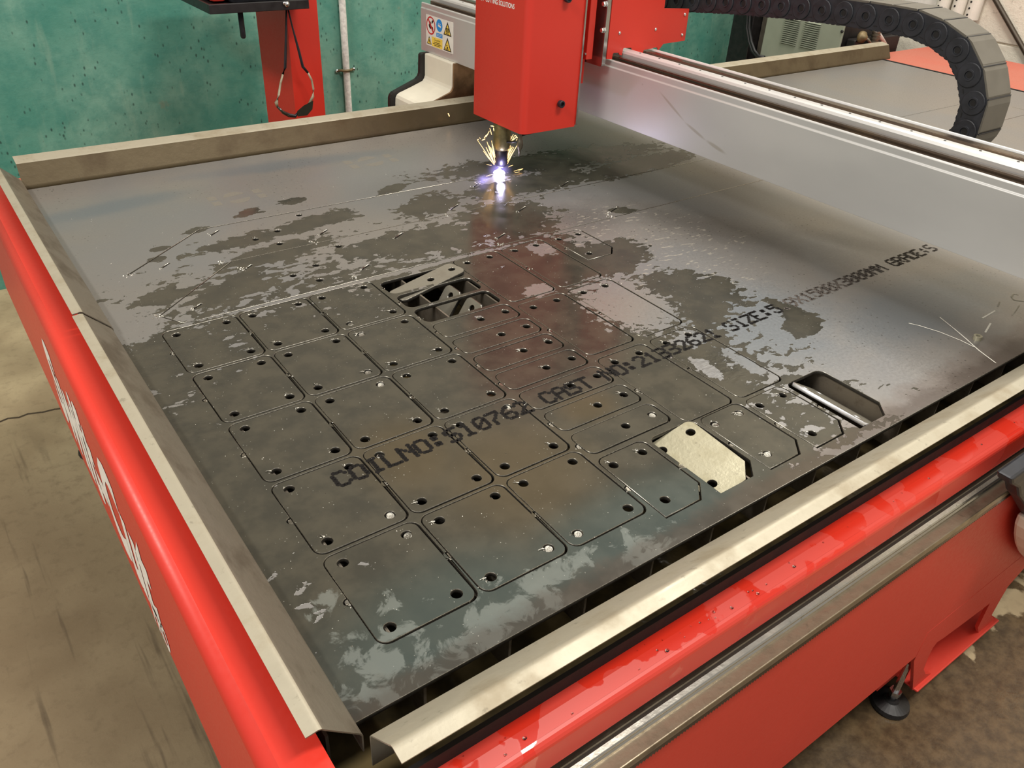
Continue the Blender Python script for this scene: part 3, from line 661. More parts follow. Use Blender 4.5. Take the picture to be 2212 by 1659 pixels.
place('strip_plate', me_sd, Matrix.Translation((x + 0.1445, y + 0.0475, 0.0062)) @ Euler((math.radians(-2), math.radians(-6), math.radians(9))).to_matrix().to_4x4() @ Matrix.Translation((-SW, -SH, 0)), 'tilted strip plate half dropped into the farthest open slot', 'strip plates dropped in the open slots')
for i, nm in ((1, 'middle'), (2, 'nearest')):
    x, y = used[i]
    place('strip_plate', me_sd, Matrix.Translation((x + 0.097 + 0.006 * i, y + 0.0005, -0.0004)) @ Euler((0, math.radians(-57), 0)).to_matrix().to_4x4() @ Matrix.Translation((-SW, 0, 0)), 'strip plate standing steeply on end in the %s open slot' % nm, 'strip plates dropped in the open slots')
me_ch = plate_mesh('chamfered_plate', CH_OUT, CH_HOLES)
cn = {0: 'leftmost dark chamfered plate with three holes along the front edge', 2: 'flat chamfered plate right of the bright tilted one', 3: 'flat chamfered plate just left of the deep open pocket', 5: 'small chamfered plate at the far end, beside the reddish plates'}
for i, lab in cn.items():
    o = lay('chamfered_plate', me_ch, *ch[i], lab, 'chamfered plates with three holes', CW, CH, CH_HOLES); plates.append((o, ch[i], CW, CH))
x, y = ch[1]
me_b = me_ch.copy(); me_b.materials[0] = M['tilt_lit_plate']  # light caught by the tilt is put into a paler copy of the steel
place('chamfered_plate', me_b, Matrix.Translation((x + CW - 0.0040, y + CH, 0.0045)) @ Euler((math.radians(1.5), math.radians(-14), math.radians(-2.6))).to_matrix().to_4x4() @ Matrix.Translation((-CW, -CH, 0)), 'bright chamfered plate tilted in its opening', 'chamfered plates with three holes')
x, y = ch[4]
me_c = me_ch.copy(); me_c.materials[0] = M['dull_plate']; me_c.materials[1] = me_c.materials[2] = simple('fresh_cut_edge', (222, 222, 224), 0.35, 0.8)
place('chamfered_plate', me_c, Matrix.Translation((x + 0.0105, y, 0.0040)) @ Euler((0, math.radians(29), math.radians(0.6))).to_matrix().to_4x4(), 'chamfered plate standing on edge in the right-hand open pocket', 'chamfered plates with three holes')
lb = bpy.data.objects.new('long_bar', edge_mats(filled('long_bar', [BAR] + bar_holes, T, 0.0005))); COL.objects.link(lb); lb.location = (0, 0, H - 0.0001); WORG[lb] = (0, 0, 0)
tag(lb, 'long pointed steel bar cut in the sheet, running under the gantry beam', 'steel bar'); plates.append((lb, (0.09, 0.77), 2.7, 0.17))

# small half-round slugs left in the lead-ins, part of the sheet
tab_me = None
for (tx, ty) in tabs:
    if tab_me is None:
        mb = MB().prism([(0.0002, 0.0036)] + [(-0.0043 * math.sin(math.radians(a)), 0.0043 * math.cos(math.radians(a)) - 0.0006) for a in range(30, 180, 20)] + [(0.0002, -0.0044)], 'z', -0.005, -0.0004)
        tab_me = mb.mesh('lead_in_slug'); tab_me.materials.append(M['cut_edge'])
    o = bpy.data.objects.new('lead_in_slug', tab_me); COL.objects.link(o); o.parent = sheet; o.location = (tx, ty, random.uniform(-0.0012, 0.0)); o.rotation_euler = (0.1 * random.uniform(-1, 1), 0.1 * random.uniform(-1, 1), 0)
# discs still sitting in some holes
slug_me = MB().lathe([(0.0030, -0.0050), (0.0050, -0.0046), (0.0052, -0.0012), (0.0044, -0.0004), (0.0018, -0.0008)], (0, 0, 0), 'z', 18).mesh('hole_slug'); slug_me.materials.append(M['disc'])
def slug(p, lab):
    o = bpy.data.objects.new('hole_slug', slug_me); COL.objects.link(o); o.location = (p[0], p[1], H - 0.001); o.rotation_euler = (random.uniform(-.2, .2), random.uniform(-.2, .2), random.random() * 6)
    tag(o, lab, 'metal slug', 'cut discs left in holes')
def hp(c, r, k): return (sq[c][r][0] + SQ_HOLES[k][0], sq[c][r][1] + SQ_HOLES[k][1])
hn = ('far left', 'far right', 'near right', 'near left')
for c, r, k in ((0, 0, 1), (0, 1, 2), (1, 0, 2), (2, 0, 3), (1, 1, 0), (2, 1, 1), (1, 3, 2), (1, 2, 1), (2, 4, 3), (2, 3, 0)):
    slug(hp(c, r, k), 'bright cut disc in the %s hole of the %s square plate, %s column' % (hn[k], rowname[r], colname[c]))
slug((used[9][0] + ST_HOLES[1][0], used[9][1] + ST_HOLES[1][1]), 'bright cut disc in the right hole of the nearest strip plate')
for k, nm in ((0, 'far left'), (1, 'far right'), (2, 'near')):
    slug((ch[2][0] + CH_HOLES[k][0], ch[2][1] + CH_HOLES[k][1]), 'bright cut disc in the %s hole of the chamfered plate beside the bright one' % nm)

# stencilled dot-matrix line across sheet and plates
FONT = {'C': '01110100011000010000100001000101110', 'O': '01110100011000110001100011000101110', 'I': '01110001000010000100001000010001110', 'L': '10000100001000010000100001000011111', 'N': '10001110011010110011100011000110001',
 ':': '00000011000110000000011000110000000', 'S': '01111100001000001110000010000111110', '1': '00100011000010000100001000010001110', '0': '01110100011001110101110011000101110', '7': '11111000010001000100010000100001000',
 '6': '00110010001000011110100011000101110', '2': '01110100010000100010001000100011111', 'A': '01110100011000111111100011000110001', 'T': '11111001000010000100001000010000100', '3': '11110000010000101110000010000111110',
 'Z': '11111000010001000100010001000011111', 'E': '11111100001000011110100001000011111', '5': '11111100001111000001000011000101110', '.': '00000000000000000000000000110001100', '9': '01110100011000101111000010001001100',
 'X': '10001100010101000100010101000110001', 'M': '10001110111010110101100011000110001', 'G': '01110100011000010111100011000101111', 'R': '11110100011000111110101001001010001', 'D': '11110100011000110001100011000111110'}
LINE = 'COILNO:S10762 CAST NO:21332621 SIZE:5.9X1500X3000MM GRADE:S'
ink = {}
for i, chh in enumerate(LINE):
    if chh == ' ': continue
    x0 = 0.1405 + i * 0.02275; y0 = 0.3165 + (x0 - 0.14) * 0.0125
    for r in range(7):
        for c in range(5):
            if FONT[chh][r * 5 + c] != '1': continue
            x = x0 + c * 0.0041 + random.uniform(-1, 1) * 0.0004; y = y0 - r * 0.0042 + random.uniform(-1, 1) * 0.0004
            own = None
            for (o, (bx, by), bw, bh) in plates:
                if bx < x < bx + bw and by < y < by + bh: own = o; break
            if own is None and random.random() < 0.03: continue
            ink.setdefault((own, x0 > 0.98, i), MB()).add([(x + 0.0034 * math.cos(t) * random.uniform(.85, 1.1), y + 0.0031 * math.sin(t) * random.uniform(.85, 1.1), 0.00022) for t in [math.pi * 2 * q / 8 for q in range(8)]], [tuple(range(8))])
for (own, faint, _i), mb in ink.items():
    host = own or sheet
    mb.v = [(p[0], p[1], p[2]) for p in mb.v]
    pl = put('printed_letter', mb, 'ink_faint' if faint else 'ink', host)
# chalk strokes at the right
def stroke(px_pts, wd):
    ck = MB()
    ps = [at(x, y, 'z', 0.0003) for x, y in px_pts]
    for a, b in zip(ps[:-1], ps[1:]):
        d = (b - a).normalized(); n = Vector((-d.y, d.x, 0)) * wd
        ck.add([a - n, b - n * random.uniform(.5, 1.2), b + n * random.uniform(.5, 1.2), a + n], [(0, 1, 2, 3)])
    put('chalk_stroke', ck, 'chalk', sheet)
stroke([(1963, 698), (1985, 703), (2030, 717), (2075, 735), (2104, 749)], 0.0009)
stroke([(2030, 685), (2060, 709), (2085, 730), (2115, 757), (2151, 784)], 0.0010)
stroke([(2200, 637), (2190, 635), (2185, 641), (2190, 648), (2212, 651)], 0.0016)
stroke([(2202, 660), (2192, 675), (2186, 680)], 0.0012); stroke([(2160, 652), (2156, 662)], 0.0014); stroke([(2150, 671), (2122, 687)], 0.0016); stroke([(2140, 698), (2128, 718)], 0.0014)
g_ = G('sole_print'); g_.set(col=s2l((150, 142, 126)), rough=0.5, alpha=0.28); M['print'] = g_.m
def sole(px, py, dx):
    c = at(px, py, 'z', 0); r = (at(px + dx, py, 'z', 0) - c).length; mb = MB(); n = 28; z = 0.00025
    ring = [(c.x + q * r * math.cos(2 * math.pi * i / n), c.y + q * r * 1.25 * math.sin(2 * math.pi * i / n), z) for q in (0.86, 0.0001) for i in range(n)]
    sc_ = [(c.x + r * 0.80 * math.cos(2 * math.pi * i / n), c.y + r * math.sin(2 * math.pi * i / n), z) for i in range(n)]
    mb.add(sc_[2:14], [tuple(range(12))]); mb.add([(p[0], p[1] - r * 0.10, z) for p in sc_[16:28]], [tuple(range(12))])
    for sx in (-1.75, 1.25):
        for sy in (-0.9, 0.1): mb.add([(c.x + r * sx, c.y + r * sy, z), (c.x + r * (sx + 0.55), c.y + r * sy, z), (c.x + r * (sx + 0.55), c.y + r * (sy + 0.7), z), (c.x + r * sx, c.y + r * (sy + 0.7), z)], [(0, 1, 2, 3)])
    tag(put('sole_print', mb, 'print', sheet), None, None, None, 'stuff')
sole(511, 426, 34); sole(800, 348, 32)
# a loose metal bush
bp = at(2110, 733, 'z', 0)
bush = put('metal_bush', MB().add(*(lambda n=24, ro=0.0068, ri=0.0036, h=0.007: ([(bp.x + (ro if k < 2 else ri) * math.cos(2 * math.pi * j / n), bp.y + (ro if k < 2 else ri) * math.sin(2 * math.pi * j / n), (0 if k in (0, 3) else h)) for k in range(4) for j in range(n)],
     [(k * n + j, k * n + (j + 1) % n, ((k + 1) % 4) * n + (j + 1) % n, ((k + 1) % 4) * n + j) for k in range(4) for j in range(n)]))()), 'nut')
tag(bush, 'small pale metal bush lying loose by the chalk marks', 'metal bush')
# slag spatter : tiny shiny beads and burrs, uncountable
sg = MB()
def bead(x, y, r, z=0.0):
    k = random.random() * 6; vs = []
    for j in range(5):
        q = r * random.uniform(.5, 1.25); vs.append((x + q * math.cos(k + j * 1.257), y + q * math.sin(k + j * 1.257), z + 0.0001))
    vs.append((x + r * random.uniform(-.4, .4), y + r * random.uniform(-.4, .4), z + r * random.uniform(.6, 1.3)))
    sg.add(vs, [(j, (j + 1) % 5, 5) for j in range(5)] + [(4, 3, 2, 1, 0)])
for hx, hy in hole_pts:
    if random.random() < 0.62:
        a0 = random.uniform(1.7, 3.0)
        for q in range(random.randint(2, 7)):
            a = a0 + random.uniform(-.5, .5); d = 0.0068 + abs(random.gauss(0, 0.002)); bead(hx + d * math.cos(a), hy + d * math.sin(a), random.uniform(.0005, .0014))
        if random.random() < 0.4:
            a = a0; sg.tube([(hx + .0062 * math.cos(a), hy + .0062 * math.sin(a), 0.0006), (hx + .010 * math.cos(a), hy + .010 * math.sin(a), 0.0014), (hx + .0135 * math.cos(a), hy + .0135 * math.sin(a), 0.0008)], [0.0008, 0.0006, 0.0003], 5)
for tx, ty in tabs:
    for q in range(random.randint(2, 8)): bead(tx - 0.003 + random.gauss(0, .0025), ty + random.gauss(0, .003) - 0.002, random.uniform(.0005, .0013))
for s_ in slit_all:
    for q in range(6): bead(s_[0][0] + random.gauss(-0.001, .002), s_[0][1] + random.gauss(0.003, .003), random.uniform(.0006, .0018))
for (ex, ey) in ((275, 595), (345, 683), (1080, 528), (765, 600), (675, 524), (963, 464), (1319, 468), (480, 566), (1030, 397), (520, 580)):
    p = at(ex, ey, 'z', 0)
    for q in range(14): bead(p.x + random.gauss(0, .004), p.y + random.gauss(0, .005), random.uniform(.0007, .0024))
for q in range(560):
    x = random.uniform(0.03, 0.85); y = random.uniform(0.02, 0.76)
    if 0.43 < x < 0.585 and y > 0.575 : continue
    bead(x, y, random.choice((.0003, .0004, .0005, .0006, .0009)))
for q in range(260):
    x = random.uniform(0.05, 1.6); y = random.uniform(0.76, 1.3); bead(x, y, random.choice((.0004, .0005, .0006, .0010)))
tag(put('slag_spatter', sg, 'slag', None, (0.5, 0.5, 0)), 'tiny bright beads of slag scattered over sheet and plates', 'slag', None, 'stuff')
# water beads standing on the near red cover
wd = MB()
def droplet(x, y, r, z, hh=0.45):
    n = 9; k = len(wd.v); pr_ = [(1.0, 0.0), (0.95, 0.28), (0.72, 0.66), (0.38, 0.92)]
    sx = random.uniform(.8, 1.3)
    for a, b in pr_:
        for j in range(n): wd.v.append((x + r * a * sx * math.cos(6.2832 * j / n), y + r * a * math.sin(6.2832 * j / n), z + r * hh * b))
    wd.v.append((x, y, z + r * hh))
    for i in range(3):
        for j in range(n): wd.f.append((k + i * n + j, k + i * n + (j + 1) % n, k + (i + 1) * n + (j + 1) % n, k + (i + 1) * n + j))
    for j in range(n): wd.f.append((k + 3 * n + j, k + 3 * n + (j + 1) % n, k + 4 * n))
    wd.f.append(tuple(k + j for j in range(n - 1, -1, -1)))
for q in range(70):
    x = random.triangular(0.05, 1.1, 0.18); droplet(x, random.uniform(-0.084, -0.060), random.choice((.0007, .0008, .001, .0013, .002)), TZ - 0.0008)
o = put('water_drops', wd, 'drop', None, (0.4, -0.06, 0), smooth=True); tag(o, 'clear water beads standing on the near red cover', 'water', None, 'stuff')
# ------------------------------------------------------------------ gantry beam and its end legs
gan = thing('gantry', (1.23, 0.75, 0.127), 'long aluminium gantry beam crossing above the sheet', 'gantry')
BX = 1.164
bprof = [(BX, 0.127), (BX, 0.243), (BX + 0.0025, 0.2455), (BX + 0.0025, 0.256), (BX + 0.004, 0.258), (BX + 0.0075, 0.258), (BX + 0.0075, 0.250), (1.198, 0.250), (1.198, 0.270), (1.2005, 0.2745), (1.205, 0.277), (1.219, 0.277), (1.222, 0.274), (1.224, 0.258), (1.292, 0.258), (1.292, 0.268), (1.295, 0.271), (1.299, 0.271), (1.300, 0.268), (1.300, 0.127)]
put('beam', MB().prism(bprof, 'y', -0.098, 1.832), 'beam', gan, bevel=0.0008)
put('guide_rail', MB().prism([(1.176, 0.25), (1.176, 0.255), (1.1785, 0.258), (1.1775, 0.263), (1.179, 0.265), (1.187, 0.265), (1.1885, 0.263), (1.1875, 0.258), (1.190, 0.255), (1.190, 0.25)], 'y', -0.098, 1.80), 'rail_dark', gan)
put('guide_rail', MB().prism([(1.262, 0.258), (1.262, 0.262), (1.265, 0.264), (1.264, 0.268), (1.266, 0.2695), (1.282, 0.2695), (1.284, 0.268), (1.283, 0.264), (1.286, 0.262), (1.286, 0.258)], 'y', -0.098, 1.80), 'rail_dark', gan)
sm = MB()
for i in range(30): sm.lathe([(0.0022, 0), (0.0022, 0.0006)], (1.2115, 0.0 + i * 0.06, 0.277), 'z', 8)
tag(put('rail_screws', sm, 'black_steel', gan), None, None, None, 'stuff')
S = [(1.150, 0.1265), (1.149, 0.064), (1.146, 0.056), (1.140, 0.049), (1.102, 0.036), (1.060, 0.023), (1.052, 0.018), (1.0475, 0.010), (1.046, -0.006), (1.046, -0.30)]
put('leg_cover', MB().prism(S + [(1.295, -0.30), (1.295, 0.1265)], 'y', 1.640, 1.790), 'cream', gan, bevel=0.003)
S2 = [(1.153, 0.1268), (1.141, 0.126), (1.137, 0.121), (1.135, 0.070), (1.131, 0.062), (1.122, 0.054), (1.042, 0.025), (1.035, 0.019), (1.031, 0.010), (1.030, -0.006), (1.030, -0.31)]
put('end_plate', MB().prism(S2 + [(1.30, -0.31), (1.30, 0.1268)], 'y', 1.7905, 1.806), 'black_steel', gan, bevel=0.002)
S3 = [(p[0] + 0.004, p[1]) for p in S]
put('side_plate', MB().prism(S3 + [(1.297, -0.30), (1.297, 0.1265)], 'y', 1.633, 1.6395), 'brown_steel', gan)
def PN(x, y): q = at(x, y, 'y', -0.1295); return (q.x, q.z)
nb = [PN(2153, 1018), PN(2154, 1030), PN(2169, 1038), PN(2172, 1056), PN(2184, 1072), PN(2206, 1110)]
put('bearing_block', MB().prism(nb + [(1.32, nb[-1][1]), (1.32, nb[0][1] + 0.01)], 'y', -0.150, -0.128), 'black_plastic', gan, bevel=0.004)
nw = [PN(2197, 1109), PN(2189, 1130), PN(2187, 1152), PN(2189, 1172), PN(2196, 1190), PN(2212, 1206), PN(2230, 1217)]
put('leg_cover', MB().prism(nw + [(1.35, nw[-1][1] - 0.02), (1.35, nw[0][1])], 'y', -0.165, -0.129), 'cream', gan, bevel=0.006)
put('end_plate', MB().box(1.17, 1.32, -0.150, -0.10, nb[0][1] + 0.01, 0.125), 'black_steel', gan)

# ------------------------------------------------------------------ cutting head riding on the beam
head = thing('torch_carriage', (1.0, 1.10, 0.125), 'red boxed plasma cutting head with torch, riding on the gantry beam', 'cutting head')
HX, HY0, HY1, HZ0, HZ1 = 0.924, 1.000, 1.1935, 0.1235, 0.60
path = [(1.072, HY0)] + [(HX + 0.016 - 0.016 * math.sin(math.radians(a)), HY0 + 0.016 - 0.016 * math.cos(math.radians(a))) for a in range(0, 91, 10)] + [(HX, HY1 - 0.006), (HX + 0.002, HY1 - 0.002), (HX + 0.006, HY1), (1.072, HY1)]
inner = [(1.072, HY0 + 0.002)] + [(HX + 0.016 - 0.014 * math.sin(math.radians(a)), HY0 + 0.016 - 0.014 * math.cos(math.radians(a))) for a in range(0, 91, 10)] + [(HX + 0.002, HY1 - 0.006), (HX + 0.006, HY1 - 0.002), (1.072, HY1 - 0.002)]
hc = put('head_cover', MB().prism(path + inner[::-1], 'z', HZ0, HZ1), 'red', head)
for p in hc.data.polygons: p.use_smooth = len(p.vertices) == 4
hc.data.set_sharp_from_angle(angle=math.radians(32))
put('cover_top', MB().prism(path, 'z', HZ1 + 0.0005, HZ1 + 0.003), 'red', head)
put('back_plate', MB().box(1.0725, 1.0765, HY0 - 0.0015, HY1 + 0.001, HZ0 + 0.004, HZ1), 'red', head, bevel=0.0006)
put('back_trim', MB().box(1.0725, 1.0765, HY0 - 0.0035, HY0 - 0.0017, HZ0 + 0.004, HZ1), 'plate_alu', head)
a0 = at(1111.5, 20.0, 'x', HX); a1 = at(1049, 4.8, 'x', HX)
vs, fs = text_mesh('CUTTING SOLUTIONS', 1.0, 0.0, 0.02); wx = max(v[0] for v in vs)
k = (a1.y - a0.y) / wx; zc = a0.z; capk = 0.0096 / 0.72
put('painted_lettering', MB().add([(HX - 0.0004, a1.y - v[0] * k, zc + v[1] * capk) for v in vs], fs), 'decal_white', hc)
vs2, fs2 = text_mesh('LEAN', 1.0, 0.0, 0.02); w2 = max(v[0] for v in vs2); g0 = a1.y + 0.008 + w2 * k
put('painted_lettering', MB().add([(HX - 0.0004, g0 - v[0] * k, zc + v[1] * capk) for v in vs2], fs2), 'decal_white', hc)
for (kx, ky) in ((1213, 225), (1228, -3)):
    q = at(kx, ky, 'y', HY0 - 0.008)
    n = 18; kb = MB().lathe([(0.0055, 0.001), (0.0055, -0.002), (0.0078, -0.0025), (0.0078, -0.0105), (0.0070, -0.0115), (0.0048, -0.0115), (0.0042, -0.0065)], (q.x, HY0 - 0.0005, q.z), 'y', n)
    kn = put('knob', kb, 'black_plastic', head)
# torch : brass coloured body, dark nozzle, small pointer
TXc, TYc = 0.9515, 1.110
put('torch_body', MB().lathe([(0.0155, 0.20), (0.0155, 0.155), (0.0205, 0.150), (0.0205, 0.083), (0.0200, 0.070), (0.0185, 0.063), (0.0150, 0.058)], (TXc, TYc, 0), 'z', 28), 'torch_brass', head, smooth=True)
put('torch_nozzle', MB().lathe([(0.0148, 0.062), (0.0148, 0.026), (0.0125, 0.020), (0.0060, 0.016)], (TXc, TYc, 0), 'z', 28), 'torch_tip', head, smooth=True)
gx, gy = 0.9585, 1.050
put('pointer', MB().lathe([(0.0050, 0.17), (0.0050, 0.092), (0.0062, 0.090), (0.0074, 0.080), (0.0060, 0.074), (0.0024, 0.066), (0.0010, 0.054)], (gx, gy, 0.004), 'z', 14), 'steel_dull', head, smooth=True)
put('pointer_bracket', MB().tube([(TXc, TYc - 0.018, 0.080), (0.955, 1.075, 0.084), (gx, gy, 0.092)], 0.0026, 8).tube([(gx, gy, 0.106), (0.985, 1.030, 0.116), (1.03, 1.03, 0.124)], 0.0035, 8), 'black_steel', head, smooth=True)
# slide and carriage behind the cover
put('slide', MB().box(1.0768, 1.134, 1.055, 1.150, 0.20, 0.58), 'red', head)
pe = at(1279, 128, 'x', 1.122)
put('carriage_cover', MB().box(1.104, 1.122, pe.y, 1.1935, pe.z, 0.60), 'red', head, bevel=0.0015)
cpz = at(1309, 144, 'y', 1.0).z
put('carriage_plate', MB().prism([(1.0, cpz + 0.006), (1.001, cpz + 0.002), (1.006, cpz), (1.20, cpz), (1.20, 0.60), (1.0, 0.60)], 'x', 1.1365, 1.1470), 'plate_alu', head, bevel=0.0008)
for (bx_, by_) in ((1309, 8), (1305, 65)):
    q = at(bx_, by_, 'x', 1.1365); put('bolt', MB().lathe([(0.0075, -0.0001), (0.0075, -0.0015), (0.0058, -0.0016), (0.0058, -0.0075), (0.0045, -0.0085)], (1.1365, q.y, q.z), 'x', 6), 'bolt', head)
Yp = 1.0
pan = [(1.1495, 0.60), (1.1495, 0.262), (1.1655, 0.260), (1.1665, 0.271), (1.169, 0.2735), (1.184, 0.2725), (1.187, 0.268), (1.1945, 0.266), (1.1960, 0.279), (1.1985, 0.2815), (1.2215, 0.2805), (1.2255, 0.275), (1.2265, 0.266), (1.2595, 0.2665), (1.261, 0.2725), (1.288, 0.2735), (1.2905, 0.275), (1.303, 0.275), (1.309, 0.268), (1.322, 0.281), (1.392, 0.283), (1.391, 0.352), (1.309, 0.357), (1.309, 0.60)]
put('carriage_panel', MB().prism(pan, 'y', Yp, Yp + 0.003), 'red', head)
for (sx_, sy_) in ((1338, 71), (1416, 63), (1479, 31), (1473, 75)):
    q = at(sx_, sy_, 'y', Yp); put('screw', MB().lathe([(0.0032, 0.0), (0.0032, -0.0016), (0.0020, -0.0028)], (q.x, Yp, q.z), 'y', 12), 'bolt', head)
q = at(1264.5, 116.5, 'x', 1.104); put('screw', MB().lathe([(0.0032, 0.0), (0.0032, -0.0016), (0.0020, -0.0028)], (1.104, q.y, q.z), 'x', 12), 'bolt', head)

# warning sign on the beam
sgn = thing('warning_sign', (1.1634, 1.7275, 0.147), 'white warning sticker with red, blue and yellow safety symbols on the beam end', 'sign')
SY, SZ, SWd, SHt = 1.801, 0.2305, 0.1465, 0.0830
lay_ = [0]
def sp(u, v, d): return (BX - 0.0006 - d, SY - u * SWd, SZ - v * SHt)
def spoly(name, uv, mat, d, par=None):
    return put(name, MB().add([sp(u, v, d) for u, v in uv], [tuple(range(len(uv)))]), mat, par or sgn)
base = put('sign_base', MB().box(BX - 0.0006, BX + 0.0002, SY - SWd, SY, SZ - SHt, SZ), 'white', sgn)
AR = SHt / SWd
def scirc(cu_, cv_, r, n=28, a0=0, a1=360): return [(cu_ + r / SWd * math.cos(math.radians(a0 + (a1 - a0) * i / n)), cv_ + r / SHt * math.sin(math.radians(a0 + (a1 - a0) * i / n))) for i in range(n if a1 - a0 == 360 else n + 1)]
spoly('hand_symbol', [(0.12, .27), (0.15, .19), (0.18, .22), (0.20, .33), (0.21, .40), (0.17, .44), (0.12, .40), (0.10, .33)], 'sign_black', 0.0002)
spoly('hand_symbol', [(0.22, .16), (0.27, .12), (0.28, .18), (0.24, .24), (0.20, .26)], 'sign_black', 0.0002)
spoly('hand_symbol', [(0.20, .33), (0.26, .36), (0.27, .44), (0.24, .50), (0.21, .46)], 'sign_black', 0.0002)
ro = scirc(.18, .325, .0245, 36); ri = scirc(.18, .325, .0205, 36); ring = MB()
ring.add([sp(u, v, 0.0004) for u, v in ro + ri], [(i, (i + 1) % 36, 36 + (i + 1) % 36, 36 + i) for i in range(36)])
ring.add([sp(u, v, 0.0005) for u, v in ((0.065, .14), (0.09, .09), (0.295, .51), (0.27, .56))], [(0, 1, 2, 3)])
put('prohibition_ring', ring, 'sign_red', sgn)
spoly('blue_disc', scirc(.50, .235, .0168), 'sign_blue', 0.0002)
spoly('visor_symbol', [(.455, .20), (.56, .24), (.56, .30), (.45, .265)], 'white', 0.0004); spoly('visor_symbol', [(.455, .155), (.55, .185), (.55, .20), (.455, .17)], 'white', 0.0004)
spoly('blue_caption', [(.385, .49), (.615, .49), (.615, .62), (.385, .62)], 'sign_blue', 0.0002)
for v in (.525, .57): spoly('caption_line', [(.41, v), (.59, v), (.59, v + .012), (.41, v + .012)], 'white', 0.0004)
def tri_(cu_, v0, v1, hw, rim):
    spoly('triangle_border', [(cu_, v0), (cu_ + hw, v1), (cu_ - hw, v1)], 'sign_black', 0.0002)
    h_ = v1 - v0; spoly('triangle_field', [(cu_, v0 + rim * 2.4), (cu_ + hw - rim * 1.1, v1 - rim), (cu_ - hw + rim * 1.1, v1 - rim)], 'yellow', 0.0004)
tri_(.80, .03, .47, .145, .035); tri_(.80, .53, .97, .145, .035); tri_(.115, .68, .95, .09, .022)
for uu in (.765, .80, .835): spoly('heat_symbol', [(uu - .012, .23), (uu + .012, .23), (uu + .012, .38), (uu - .012, .38)], 'sign_black', 0.0006)
spoly('heat_symbol', [(.74, .40), (.86, .40), (.86, .42), (.74, .42)], 'sign_black', 0.0006)
spoly('hazard_symbol', [(.775, .83), (.825, .83), (.825, .89), (.775, .89)], 'sign_black', 0.0006); spoly('hazard_symbol', [(.72, .90), (.88, .90), (.88, .92), (.72, .92)], 'sign_black', 0.0006); spoly('hazard_symbol', [(.76, .78), (.79, .76), (.80, .81), (.77, .82)], 'sign_black', 0.0006)
spoly('hazard_symbol', [(.10, .80), (.135, .80), (.125, .90), (.105, .90)], 'sign_black', 0.0006)
spoly('yellow_label', [(.216, .665), (.615, .665), (.615, .98), (.216, .98)], 'yellow', 0.0002)
vs, fs = text_mesh('Caution', 1.0, 0, 0.0); wx = max(v[0] for v in vs)
put('printed_lettering', MB().add([sp(.30 + v[0] / wx * .235, .775 - v[1] * .105, 0.0004) for v in vs], fs), 'sign_black', sgn)
for i, (u0, u1) in enumerate(((.30, .53), (.26, .58), (.31, .52))): spoly('caption_line', [(u0, .815 + i * .05), (u1, .815 + i * .05), (u1, .836 + i * .05), (u0, .836 + i * .05)], 'sign_black', 0.0004)

# ------------------------------------------------------------------ plasma arc and sparks
arc = thing('plasma_arc', (0.947, 1.110, 0.0), 'violet white plasma arc glowing under the torch nozzle', 'plasma arc')
ac = MB().lathe([(0.0005, 0.000), (0.0115, 0.0005), (0.0140, 0.003), (0.0115, 0.0062), (0.006, 0.0085), (0.003, 0.0125), (0.0005, 0.0135)], (0.947, 1.110, 0.0004), 'z', 20)
put('arc_core', ac, 'arc', arc, smooth=True)
def glow(cx_, cy_, cz_, rx, ry, rz, rot):
    mb = MB(); n = 16
    mb.lathe([(math.sin(math.pi * i / 12) + 1e-4, -math.cos(math.pi * i / 12)) for i in range(13)], (0, 0, 0), 'z', n)
    me = mb.mesh('arc_halo'); me.materials.append(M['glow'])
    o = bpy.data.objects.new('arc_halo', me); COL.objects.link(o); o.parent = arc
    o.location = (cx_ - 0.947, cy_ - 1.110, cz_); o.scale = (rx, ry, rz); o.rotation_euler = (0, 0, rot)
glow(0.945, 1.108, 0.010, 0.040, 0.036, 0.028, 0.0)  # bloom around the arc, imitated by a glowing volume
q = at(1045, 388, 'z', 0.008); glow(q.x, q.y, 0.008, 0.046, 0.026, 0.014, 0.6)  # smoke lit by the arc, imitated by a second glowing volume
pl_ = bpy.data.lights.new('arc_light', 'POINT'); pl_.energy = 0.28; pl_.color = (0.72, 0.66, 1.0); pl_.shadow_soft_size = 0.008
po_ = bpy.data.objects.new('arc_light', pl_); COL.objects.link(po_); po_.location = (0.935, 1.085, 0.022 + H)
spk = MB()
def spark(a, b, r, y):
    p, q = at(a[0], a[1], 'y', y), at(b[0], b[1], 'y', y); mid_ = (p + q) / 2 + Vector((0, 0, random.uniform(-.0006, .0006)))
    spk.tube([p, mid_, q], [r * 0.5, r, r * 0.45], 5)
for a, b in (((1067, 356), (1031, 302)), ((1068, 354), (1052, 306)), ((1069, 352), (1062, 304)), ((1066, 351), (1050, 318)), ((1069, 345), (1056, 314)), ((1070, 350), (1060, 318)), ((1070, 340), (1064, 312)), ((1064, 352), (1044, 326)), ((1068, 356), (1058, 330)), ((1069, 349), (1066, 322)),
             ((1094, 352), (1117, 314)), ((1095, 346), (1110, 318)), ((1094, 349), (1104, 316)), ((1096, 338), (1107, 317)), ((1094, 344), (1101, 322)), ((1095, 330), (1103, 314)), ((1096, 354), (1106, 334)),
             ((1062, 291), (1058, 277)), ((1060, 272), (1067, 273)), ((1057, 283), (1050, 296)), ((1046, 298), (1053, 290)), ((1041, 303), (1048, 300)), ((1036, 297), (1038, 300)), ((1031, 302), (1034, 301)), ((1067, 283), (1066, 276)),
             ((1102, 304), (1109, 290)), ((1104, 308), (1112, 292)), ((1108, 303), (1116, 296)), ((1114, 306), (1117, 300)), ((1100, 312), (1104, 294)), ((1113, 292), (1118, 298))):
    spark(a, b, random.uniform(0.0006, 0.0012), random.uniform(1.085, 1.125))
